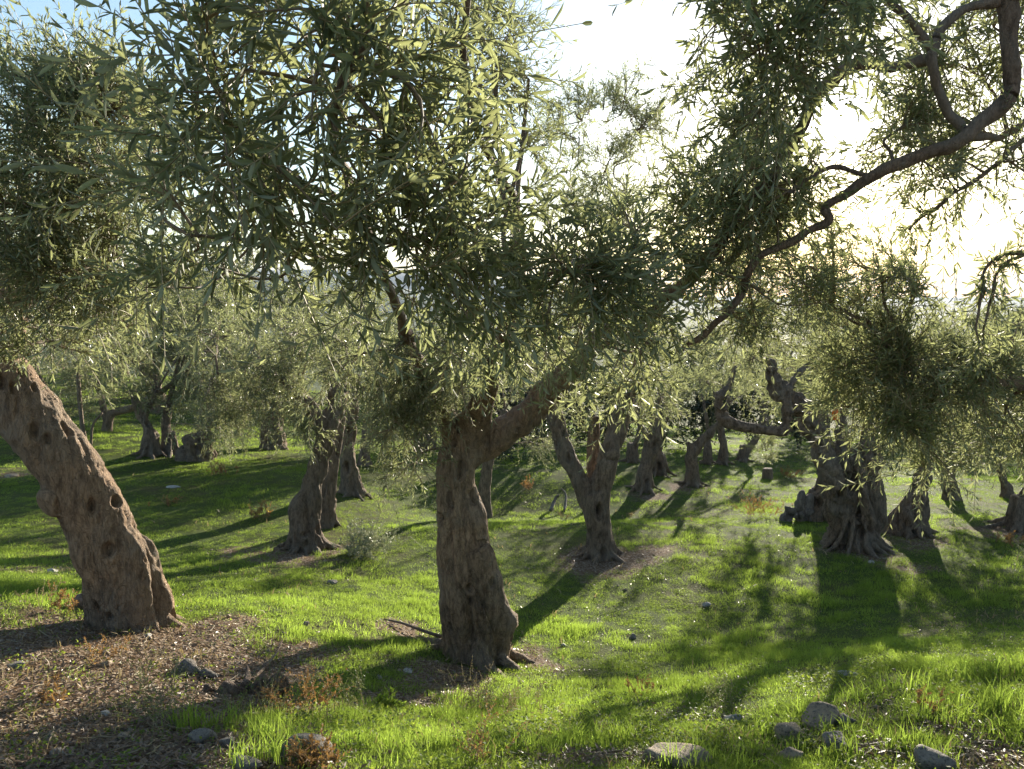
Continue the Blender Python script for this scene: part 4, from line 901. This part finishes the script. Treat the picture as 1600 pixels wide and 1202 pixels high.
rock(1148,1128,.09,.05,.06,23,M_ROCKP,'pale flat stone in the weeds left of the cracked boulder','stone')
rock(1104,1112,.05,.04,.05,24,M_ROCKP,'small round pale stone in weeds, left of the flat one','stone')
rock(272,762,.22,.05,.12,25,M_ROCKP,'white flat stone on the sunlit slope at far left','stone')
rock(20,745,.25,.07,.2,26,M_ROCK,'flat brown rock at the left edge behind the leaning trunk','rock')
rock(1362,880,.08,.05,.07,27,M_ROCKP,'pale stone at the foot of the massive hollow olive','stone')
rock(25,1045,.10,.06,.08,28,M_ROCKG,'grey stone in brown litter at the left edge','stone')
rock(165,1120,.05,.035,.04,29,M_ROCKP,'tiny pale stone amid litter at lower left','stone')
rock(90,1180,.06,.04,.05,30,M_ROCKG,'small grey stone in litter at the bottom left corner','stone')
rock(880,1010,.05,.04,.05,31,M_ROCKP,'small pale stone on soil right of the centre trunk','stone')

# ---------------------------------------------------------------- fallen branches
def log(rows, seed, mat, label, name='fallen_branch', cat='fallen branch', flute=1.5, amp=.6, holes=6, voxel=.009):
    g = ground_at(rows[0][0], rows[0][1]); pts = []
    for a, b, lift, r in rows:
        q = ground_at(a, b); pts.append(np.r_[q + [0, 0, lift], r])
    me = gnarl([pts], voxel, seed, g, holes=holes, flute=flute, amp=amp, hole_r=(.008, .02)); me.name = name; me.materials.append(mat)
    tag(link(name, me, loc=g), label, cat)
log([(283,1050,.02,.022),(305,1056,.02,.02),(325,1060,.02,.024),(352,1063,.02,.016)], 91, M_DEAD, 'silvery grey split length of dead wood in lower left litter', flute=4, amp=1.6, voxel=.005)
log([(320,1084,.01,.02),(360,1086,.015,.028),(400,1088,.02,.032),(425,1092,.02,.034)], 92, M_LOG, 'dark brown rotting log behind the long grass at lower left', flute=4, amp=1.6, voxel=.007)
log([(410,1086,.035,.03),(430,1087,.035,.036),(448,1090,.03,.024)], 93, M_LOG, 'short broken chunk of wood lying at the right end of the rotting log')
log([(118,948,.03,.04),(140,952,.05,.05),(165,955,.03,.04)], 94, M_DEAD, 'grey dead wood lying at the left foot of the leaning trunk')
log([(600,972,.02,.008),(630,985,.05,.010),(660,998,.06,.012),(690,1006,.05,.014)], 95, M_BRANCH, 'thin bare stick lying left of the centre trunk', holes=0, flute=.1, amp=.1, voxel=.005)
log([(395,1072,.03,.009),(415,1050,.03,.008),(435,1030,.05,.006),(442,1018,.08,.004)], 96, M_BRANCH, 'thin dark stick rising from the rotting log', holes=0, flute=.05, amp=.05, voxel=.004)
log([(385,1075,.01,.022),(388,1064,.04,.014),(386,1058,.06,.006)], 97, M_LOG, 'short dark broken stub standing beside the rotting log', holes=0, flute=.4, amp=.3, voxel=.006)
log([(860,800,.02,.03),(868,790,.12,.03),(873,792,.20,.02)], 98, M_DEAD, 'pale stub of wood sticking up from the grass crest left of the forked tree', holes=0, flute=.4, amp=.4)
log([(882,800,.02,.025),(884,788,.16,.02),(876,786,.26,.012)], 99, M_DEAD, 'second pale stub of wood, right one of two on the grass crest', holes=0, flute=.4, amp=.4)

# orange and blue scraps hung in the massive tree
def scrap(p, w, h, mat, label, seed):
    r = np.random.default_rng(seed); n = 6
    X, Z = np.meshgrid(np.linspace(-.5, .5, n), np.linspace(0, -1, n)); V = np.stack([X * w, .25 * w * np.sin(X * 5 + Z * 4), Z * h], -1).reshape(-1, 3); V += r.normal(0, .04 * w, V.shape)
    F = np.array([[i * n + j, i * n + j + 1, (i + 1) * n + j + 1, (i + 1) * n + j] for i in range(n - 1) for j in range(n - 1)])
    V2 = V + np.array([0, .004, 0]); F = np.vstack([F, F[:, ::-1] + len(V)])
    tag(link('scrap', mesh_np('scrap', np.vstack([V, V2]), F, mats=[mat]), loc=p), label, 'plastic scrap')
b0 = ground_at(1338, 857)
scrap(P(1306, 640, b0[1] - .15), .07, .12, M_ORANGE, 'small orange plastic scrap tied to the right limb of the massive hollow olive', 1)
scrap(P(1292, 560, b0[1] - .1), .05, .06, M_BLUE, 'tiny blue plastic scrap among leaves above the bleached limb', 2)
# one rusty leaf caught in the near foliage
V, F, R_ = leaves_mesh(np.zeros((1, 3)), np.array([[.5, .1, -.8]]), np.array([[.3, -.9, .2]]), np.array([.03]), np.array([.010]), np.array([.2]), True, 0)
tag(link('withered_leaf', mesh_np('withered_leaf', V, F, rnd=R_, mats=[M_RUST]), loc=P(512, 70, 1.75)), 'single bright rusty red withered leaf in the foliage near the top', 'leaf')
# ---------------------------------------------------------------- weeds and shrubs, one by one
def weed(px_, py_, h, w, n, seed, mat, label, cat='weed', name='weed', L=.02, width=.4, nodes=9, spread=.5, group=None, stemmat=None):
    g = ground_at(px_, py_); r = np.random.default_rng(seed); T = Tree(g, seed)
    P0 = g + np.stack([r.normal(0, w * .25, n), r.normal(0, w * .25, n), np.full(n, -.01)], -1)
    Dr = unit(np.stack([r.normal(0, spread, n), r.normal(0, spread, n), np.ones(n)], -1)); SL = h * r.uniform(.5, 1.1, n)
    T.single_shoots(P0, Dr, SL, np.stack([r.normal(0, .15, n), r.normal(0, .15, n), np.full(n, -.1)], -1), L)
    # side shoots
    m = n * 4; i = r.integers(0, n, m); t = r.uniform(.35, .95, m)
    T.single_shoots(P0[i] + Dr[i] * (SL[i] * t)[:, None], unit(Dr[i] * .6 + r.normal(0, .6, (m, 3)) + [0, 0, .3]), SL[i] * .35 * r.uniform(.5, 1.2, m), r.normal(0, .1, (m, 3)), L * .8)
    T.build(name, label, cat, group, nodes=nodes, leafmat=mat, width=width)
WEEDS = [
 (480,1118,.26,.16,16,M_DRY,'golden brown dry seed head plant above the long grass at lower left',.018),
 (488,1200,.14,.12,14,M_DRY,'golden sprig of dry weed in front of the rounded grey stone',.02),
 (95,958,.20,.14,8,M_DRY,'reddish brown dry weed at the left foot of the leaning trunk',.022),
 (60,955,.24,.10,5,M_STRAW,'wispy straw coloured weed left of the reddish brown one',.014),
 (128,985,.30,.05,3,M_HERB,'tall thin green stalk in front of the leaning trunk',.016),
 (188,985,.22,.05,3,M_HERB,'short thin green stalk in front of the leaning trunk, right one of two',.014),
 (155,1035,.16,.12,6,M_DRY,'low orange brown weed on the litter below the leaning trunk',.018),
 (80,1100,.12,.10,5,M_DRY,'small rusty weed in the shaded litter at lower left',.018),
 (232,1060,.26,.05,4,M_STRAW,'pale dry grass stalks near the silvery dead wood',.012),
 (262,1130,.30,.22,16,M_HERB,'feathery olive green weed left of the long grass at lower left',.013),
 (405,1115,.22,.25,16,M_HERB,'feathery green weed between the rotting log and the dry seed head',.012),
 (550,1115,.22,.20,14,M_HERB,'feathery green weed right of the dry seed head',.013),
 (605,1112,.09,.06,14,M_GRASS,'bright fresh green tuft alone on bare soil',.03),
 (740,1110,.22,.28,30,M_STRAW,'big clump of straw coloured dry grass below the centre trunk',.010),
 (800,1130,.16,.25,20,M_STRAW,'smaller pale dry grass clump right of the big one',.010),
 (1140,1110,.18,.28,24,M_HERB,'hazy grey green weed bush in the lower right lawn',.010),
 (1000,1090,.12,.14,10,M_DRY,'pinkish brown dried weed in the grass right of centre',.014),
 (760,1195,.22,.12,8,M_DRY,'rusty seed stalks among the long grass at the bottom centre',.014),
 (410,810,.28,.30,14,M_DRY,'rust coloured dry bush on the left slope behind the flaring trunk',.028),
 (345,742,.26,.35,12,M_DRY,'faded reddish dry bush right of the squat stump',.030),
 (260,790,.16,.25,9,M_DRY,'low brown dry weed on the sunlit left slope',.026),
 (825,765,.24,.22,12,M_DRY,'dry reddish bush on the slope behind the dip',.030),
 (1185,808,.34,.40,26,M_DRY,'round dry twiggy bush left of the weathered root stump',.024),
 (1230,745,.22,.45,14,M_DRY,'low dry bush at the edge of the deep shade behind the mound',.030),
 (1575,850,.18,.30,12,M_DRY,'rust coloured weeds at the foot of the trunk cut by the right edge',.024),
 (1490,880,.34,.10,6,M_HERB,'thin brownish stalk standing in the lawn right of the slanting trunk',.016),
 (880,815,.20,.10,7,M_STRAW,'straw stalks on the grass crest left of the forked tree',.018),
 (980,812,.16,.10,5,M_STRAW,'straw stalks on the grass crest right of the forked tree',.018),
 (1440,1110,.12,.10,7,M_DRY,'orange tinged dry tuft on the right bank',.016)]
for k, (a, b, h, w, n, mt, lab, L) in enumerate(WEEDS): weed(a, b, h, w, n, 200 + k, mt, lab, L=L)
weed(572,868,.42,.5,46,300,M_PALE,'silvery pale leafy sprig bush on grass right of the dark flaring trunk','shrub','shrub',L=.045,width=.22,spread=.7)

# ---------------------------------------------------------------- grass, ground cover, litter
def scatter(n, seed, d0=2.0, d1=26.0, a=1.9):
    """ground points, denser near the camera"""
    r = np.random.default_rng(seed)
    u = r.random(n); d = (d0 ** (1 - a) + u * (d1 ** (1 - a) - d0 ** (1 - a))) ** (1 / (1 - a))
    x = r.uniform(-.80, .80, n) * (d + .6); return x, d, r
def blades(name, n, seed, hgt, wid, mat, dens, label, cat, lean=.35, hvar=None, d0=2.0, d1=26.0, a=1.9, curl=.5, fw=.0015):
    x, y, r = scatter(n, seed, d0, d1, a)
    k = r.random(n) < dens(x, y); x, y = x[k], y[k]; n = len(x)
    z = H(x, y) - .006
    h = hgt * r.uniform(.45, 1.15, n); 
    if hvar is not None: h = h * hvar(x, y)
    w = np.maximum(wid, fw * y) * r.uniform(.7, 1.3, n)
    an = r.uniform(0, 2 * np.pi, n); fa = r.uniform(0, 2 * np.pi, n); ln = lean * r.uniform(.1, 1.3, n)
    Ld = np.stack([np.cos(an), np.sin(an), np.zeros(n)], -1); S = np.stack([np.cos(fa), np.sin(fa), np.zeros(n)], -1) * w[:, None]
    b = np.stack([x, y, z], -1); m = b + np.array([0, 0, 1.]) * (h * .55)[:, None] + Ld * (h * ln * .35)[:, None]; t = b + np.array([0, 0, 1.]) * (h * (1 - .25 * ln * curl))[:, None] + Ld * (h * ln * (1 + curl))[:, None]
    V = np.stack([b - S * .5, b + S * .5, m + S * .42, m - S * .42, t], 1).reshape(-1, 3); i = np.arange(n)[:, None] * 5
    me = mesh_np(name, V, i + np.array([[0, 1, 2, 3]]), rnd=np.repeat(np.clip(.42 + .55 * n2(x, y, 1.7, 130) + .35 * n2(x, y, 9., 131) + r.normal(0, .2, n), 0, 1), 5), mats=[mat], F2=i + np.array([[3, 2, 4]]))
    tag(link(name, me), label, cat, kind='stuff')
    return n
gd = lambda x, y: np.clip(1.05 - 1.25 * soil(x, y), 0, 1) * (.22 + .78 * smooth(-.3, .3, n2(x, y, 2.6, 60))) * (.25 + .75 * smooth(-.25, .2, n2(x, y, 11., 61)))
patch = lambda x, y: .40 + .8 * smooth(-.3, .5, n2(x, y, 1.3, 70)) * (0.4 + 1.2 * smooth(-.15, .35, n2(x, y, 6., 71)))
def tufts(name, n, seed, label, cat, dens, size, d1=34., blades_n=34, hgt=.052, wid=.0024, spread=.065, mat=M_GRASS):
    r = np.random.default_rng(seed); src = bpy.data.collections.new(name + '_tufts')
    for k in range(6):
        q = np.sqrt(r.random(blades_n)) * spread; a = r.uniform(0, 6.283, blades_n); b = np.stack([np.cos(a) * q, np.sin(a) * q, np.full(blades_n, -.008)], -1)
        h = hgt * r.uniform(.4, 1.2, blades_n) * (1.15 - .5 * q / spread); fa = r.uniform(0, 6.283, blades_n); w = wid * r.uniform(.7, 1.4, blades_n)
        Ld = unit(np.stack([np.cos(a), np.sin(a), 0 * a], -1) * .6 + np.stack([r.normal(0, .8, blades_n), r.normal(0, .8, blades_n), 0 * a], -1)); ln = r.uniform(.05, .75, blades_n)
        S = np.stack([np.cos(fa), np.sin(fa), 0 * fa], -1) * w[:, None]; U = np.array([0, 0, 1.])
        m = b + U * (h * .55)[:, None] + Ld * (h * ln * .3)[:, None]; t = b + U * (h * (1 - .2 * ln))[:, None] + Ld * (h * ln * 1.2)[:, None]
        V = np.stack([b - S * .5, b + S * .5, m + S * .42, m - S * .42, t], 1).reshape(-1, 3); i = np.arange(blades_n)[:, None] * 5
        me = mesh_np('tuft', V, i + np.array([[0, 1, 2, 3]]), rnd=np.repeat(np.clip(r.normal(.35, .2, blades_n), 0, 1), 5), mats=[mat], F2=i + np.array([[3, 2, 4]]))
        src.objects.link(bpy.data.objects.new('tuft', me))
    x, y, r = scatter(n, seed + 1, 2.0, d1, 1.35); k = r.random(n) < dens(x, y); x, y = x[k], y[k]; n = len(x)
    me = bpy.data.meshes.new(name); me.vertices.add(n); me.vertices.foreach_set('co', np.stack([x, y, H(x, y)], -1).astype(np.float32).ravel())
    hv = size(x, y) * r.uniform(.7, 1.25, n); sc_ = np.stack([np.maximum(1, y / 9), np.maximum(1, y / 9), hv * np.maximum(1, (y / 12) ** .5)], -1)
    at = me.attributes.new('size', 'FLOAT_VECTOR', 'POINT'); at.data.foreach_set('vector', sc_.astype(np.float32).ravel())
    at = me.attributes.new('tone', 'FLOAT', 'POINT'); at.data.foreach_set('value', (.10 + .6 * n2(x, y, 1.7, 130) + .45 * n2(x, y, 9., 131) + r.normal(0, .12, n)).astype(np.float32))
    o = link(name, me); g = bpy.data.node_groups.new(name, 'GeometryNodeTree')
    g.interface.new_socket('Geometry', in_out='INPUT', socket_type='NodeSocketGeometry'); g.interface.new_socket('Geometry', in_out='OUTPUT', socket_type='NodeSocketGeometry')
    N = g.nodes.new; gi = N('NodeGroupInput'); go = N('NodeGroupOutput'); ci = N('GeometryNodeCollectionInfo'); ci.inputs['Collection'].default_value = src
    ci.inputs['Separate Children'].default_value = True; ip = N('GeometryNodeInstanceOnPoints'); ip.inputs['Pick Instance'].default_value = True
    rv = N('FunctionNodeRandomValue'); rv.data_type = 'FLOAT_VECTOR'; rv.inputs[0].default_value = (-.12, -.12, 0); rv.inputs[1].default_value = (.12, .12, 6.283)
    sa = N('GeometryNodeInputNamedAttribute'); sa.data_type = 'FLOAT_VECTOR'; sa.inputs['Name'].default_value = 'size'
    L_ = g.links.new; L_(gi.outputs[0], ip.inputs['Points']); L_(ci.outputs[0], ip.inputs['Instance']); L_(rv.outputs[0], ip.inputs['Rotation']); L_([s for s in sa.outputs if s.enabled][0], ip.inputs['Scale']); L_(ip.outputs[0], go.inputs[0])
    md = o.modifiers.new('tufts', 'NODES'); md.node_group = g; me.materials.append(mat); tag(o, label, cat, kind='stuff')
gd = lambda x, y: np.clip(1.1 - 1.35 * soil(x, y), 0, 1) * (.40 + .60 * smooth(-.3, .15, n2(x, y, 2.6, 60))) * (.22 + .3 * smooth(5, 8, y) + (.78 - .3 * smooth(5, 8, y)) * smooth(-.2, .12, n2(x, y, 7., 61)))
tufts('grass', 135000, 401, 'short bright green grass over the whole grove floor', 'grass', gd, patch)
# long tufts on the near bank
TUFT = [(300,1140,.16,1),(360,1140,.2,1),(430,1160,.2,1),(420,1195,.2,1),(560,1165,.16,.8),(640,1180,.2,1),(700,1175,.2,1),(830,1175,.2,.9),(900,1165,.22,1),(960,1160,.2,1),(1100,1195,.16,1),(1170,1175,.15,.8),(1010,1150,.15,.7),(1240,1120,.15,.6),(1340,1100,.22,.9),(1420,1080,.25,.9),(1500,1060,.3,1),(1580,1055,.3,1),(1560,1110,.3,.9),(1480,1130,.22,.9),(1420,1170,.2,.8),(1330,1190,.2,.8),(1200,1150,.14,.8),(1590,1150,.2,.8),(1230,1180,.12,.7),(1340,1160,.15,.6),(1400,1130,.15,.5),(1150,1200,.15,.8),(600,1200,.15,.8),(760,1200,.2,.6),(1060,1202,.12,.9),(1300,1150,.12,.8),(1260,1165,.1,.7),(1460,1200,.12,.8),(550,985,.2,.6),(530,1000,.2,.6),(1450,1180,.15,.5)]
TP = [(ground_at(a, b), r, s) for a, b, r, s in TUFT]
def tuftd(x, y):
    m = np.zeros_like(x)
    for p, r, s in TP: m = np.maximum(m, s * np.exp(-((x - p[0]) ** 2 + ((y - p[1]) * 1.3) ** 2) / (r * r * .6)))
    return np.clip((m - .2) * 1.1 + .9 * m * n2(x, y, 8., 75), 0, 1) * smooth(-.35, .1, n2(x, y, 20., 76))
blades('long_grass', 120000, 402, .115, .0030, M_GRASS, tuftd, 'long lush grass tufts along the near bank', 'long grass', lean=.35, hvar=lambda x, y: .55 + .6 * smooth(.1, .7, tuftd(x, y)), d1=6.0, a=1.2, curl=.6)
strawd = lambda x, y: .35 * soil(x, y) * smooth(-.1, .3, n2(x, y, 3., 91)) + .5 * smooth(.15, .6, n2(x, y, 1.1, 90)) * (1 - soil(x, y) * .4)
blades('dry_grass', 30000, 403, .065, .0020, M_STRAW, strawd, 'thin straw coloured dry grass mixed into the lawn', 'dry grass', lean=.7)
def flat_leaves(name, n, seed, L, Wf, mat, dens, label, cat, tilt=.5, lift=.02, d1=14.0, a=1.9, fw=.0012, detail=False):
    x, y, r = scatter(n, seed, 2.0, d1, a); k = r.random(n) < dens(x, y); x, y = x[k], y[k]; n = len(x)
    p = np.stack([x, y, H(x, y) + lift * r.random(n) + .003], -1)
    an = r.uniform(0, 2 * np.pi, n); D = unit(np.stack([np.cos(an), np.sin(an), r.normal(0, tilt * .6, n)], -1)); N = unit(np.stack([r.normal(0, tilt, n), r.normal(0, tilt, n), np.ones(n)], -1))
    Lf = np.maximum(L, fw * 2 * y) * r.uniform(.5, 1.3, n); V, F, R_ = leaves_mesh(p, D, N, Lf, Lf * Wf * r.uniform(.7, 1.3, n), np.clip(r.normal(.5, .33, n), 0, 1), detail, 0)
    tag(link(name, mesh_np(name, V, F, rnd=R_, mats=[mat])), label, cat, kind='stuff')
fd = lambda x, y: np.clip(1 - 1.3 * soil(x, y), 0, 1) * smooth(-.15, .35, n2(x, y, 3.4, 95)) * smooth(11, 5, y)
def rosettes(n, seed):
    x, y, r = scatter(n, seed, 2.0, 12.0, 1.8); k = r.random(n) < np.maximum(fd(x, y), .10 * (y < 6)); x, y = x[k], y[k]; n = len(x); m = 11
    hgt = r.uniform(.012, .055, n) * (.6 + .9 * smooth(-.2, .4, n2(x, y, 5., 99))); rad = r.uniform(.012, .04, n)
    an = r.uniform(0, 6.283, (n, m)); q = np.sqrt(r.random((n, m))) * rad[:, None]
    p = np.stack([x[:, None] + np.cos(an) * q, y[:, None] + np.sin(an) * q, H(x, y)[:, None] + hgt[:, None] * r.uniform(.15, 1, (n, m))], -1).reshape(-1, 3)
    D = unit(np.stack([np.cos(an), np.sin(an), r.normal(.15, .4, (n, m))], -1)).reshape(-1, 3); N = unit(r.normal(0, .4, (n * m, 3)) + [0, 0, 1])
    Lf = np.maximum(.016, .0022 * p[:, 1]) * r.uniform(.6, 1.3, n * m); V, F, R_ = leaves_mesh(p, D, N, Lf, Lf * .55, np.clip(np.repeat(r.normal(.5, .25, n), m) + r.normal(0, .12, n * m), 0, 1), False, 0)
    tag(link('ground_cover', mesh_np('ground_cover', V, F, rnd=R_, mats=[M_FORB])), 'low leafy weeds in clumps among the grass', 'ground cover', kind='stuff')
rosettes(26000, 404)
ld = lambda x, y: np.clip(.06 + 1.3 * soil(x, y), 0, 1) * smooth(13, 9, y)
flat_leaves('leaf_litter', 100000, 405, .032, .30, M_LITTER, ld, 'dry fallen olive leaves strewn over the bare soil', 'leaf litter', tilt=.45, lift=.012, d1=13.0, a=1.7)
# gravel and crumbs of soil
def gravel(n, seed):
    x, y, r = scatter(n, seed, 2.0, 10.0, 1.8); k = r.random(n) < np.clip(.03 + soil(x, y), 0, 1) * (n2(x, y, 2.2, 97) > -.25); x, y = x[k], y[k]; n = len(x)
    s_ = np.exp(r.normal(-5.05, .55, n)); o8 = np.array([[1,0,0],[-1,0,0],[0,1,0],[0,-1,0],[0,0,.7],[0,0,-.7]]); f8 = np.array([[0,2,4],[2,1,4],[1,3,4],[3,0,4],[2,0,5],[1,2,5],[3,1,5],[0,3,5]])
    V = o8[None] * s_[:, None, None] * r.uniform(.6, 1.4, (n, 6, 1)) ; an = r.uniform(0, 6.28, n); c, s = np.cos(an)[:, None], np.sin(an)[:, None]
    V = np.stack([V[..., 0] * c - V[..., 1] * s, V[..., 0] * s + V[..., 1] * c, V[..., 2]], -1) + np.stack([x, y, H(x, y) + s_ * .2], -1)[:, None]
    tag(link('gravel', mesh_np('gravel', V.reshape(-1, 3), (f8[None] + np.arange(n)[:, None, None] * 6).reshape(-1, 3), mats=[M_ROCK])), 'small stones and crumbs scattered over the bare soil', 'gravel', kind='stuff')
gravel(16000, 406)
def sticks(n, seed):
    x, y, r = scatter(n, seed, 2.0, 8.0, 1.5); k = r.random(n) < soil(x, y) ** 2; x, y = x[k], y[k]; n = len(x)
    an = r.uniform(0, 6.28, n); L = r.uniform(.03, .16, n); t = np.linspace(-.5, .5, 4)[None, :]
    X = x[:, None] + np.cos(an)[:, None] * L[:, None] * t + r.normal(0, .006, (n, 4)); Y = y[:, None] + np.sin(an)[:, None] * L[:, None] * t + r.normal(0, .006, (n, 4))
    V, F = tubes(np.stack([X, Y, H(X, Y) + .006 + .02 * r.random((n, 1)) * (t + .5)], -1), np.repeat(r.uniform(.0012, .0035, (n, 1)), 4, 1), 4)
    tag(link('fallen_twigs', mesh_np('fallen_twigs', V, F, rnd=np.repeat(r.random(n), 16), mats=[M_TWIG])), 'short dry twigs scattered on the litter', 'fallen twigs', kind='stuff')
sticks(2600, 407)

# ---------------------------------------------------------------- air
def haze():
    import bmesh
    bm = bmesh.new(); bmesh.ops.create_cube(bm, size=1); me = bpy.data.meshes.new('haze'); bm.to_mesh(me); bm.free()
    o = link('haze', me, loc=(0, 0, 35)); o.scale = (20000, 20000, 270); m, n = newmat('haze')
    v = n.nodes.new('ShaderNodeVolumePrincipled'); v.inputs['Color'].default_value = (.72, .82, 1, 1); v.inputs['Density'].default_value = .00022; v.inputs['Anisotropy'].default_value = 0.0
    ou = n.nodes.new('ShaderNodeOutputMaterial'); n.links.new(v.outputs[0], ou.inputs['Volume']); me.materials.append(m); tag(o, 'faint pale haze in the air', 'haze', kind='stuff')
haze()
tri = sum(len(o.data.polygons) for o in bpy.data.objects if o.type == 'MESH'); print('objects', len(bpy.data.objects), 'faces', tri)
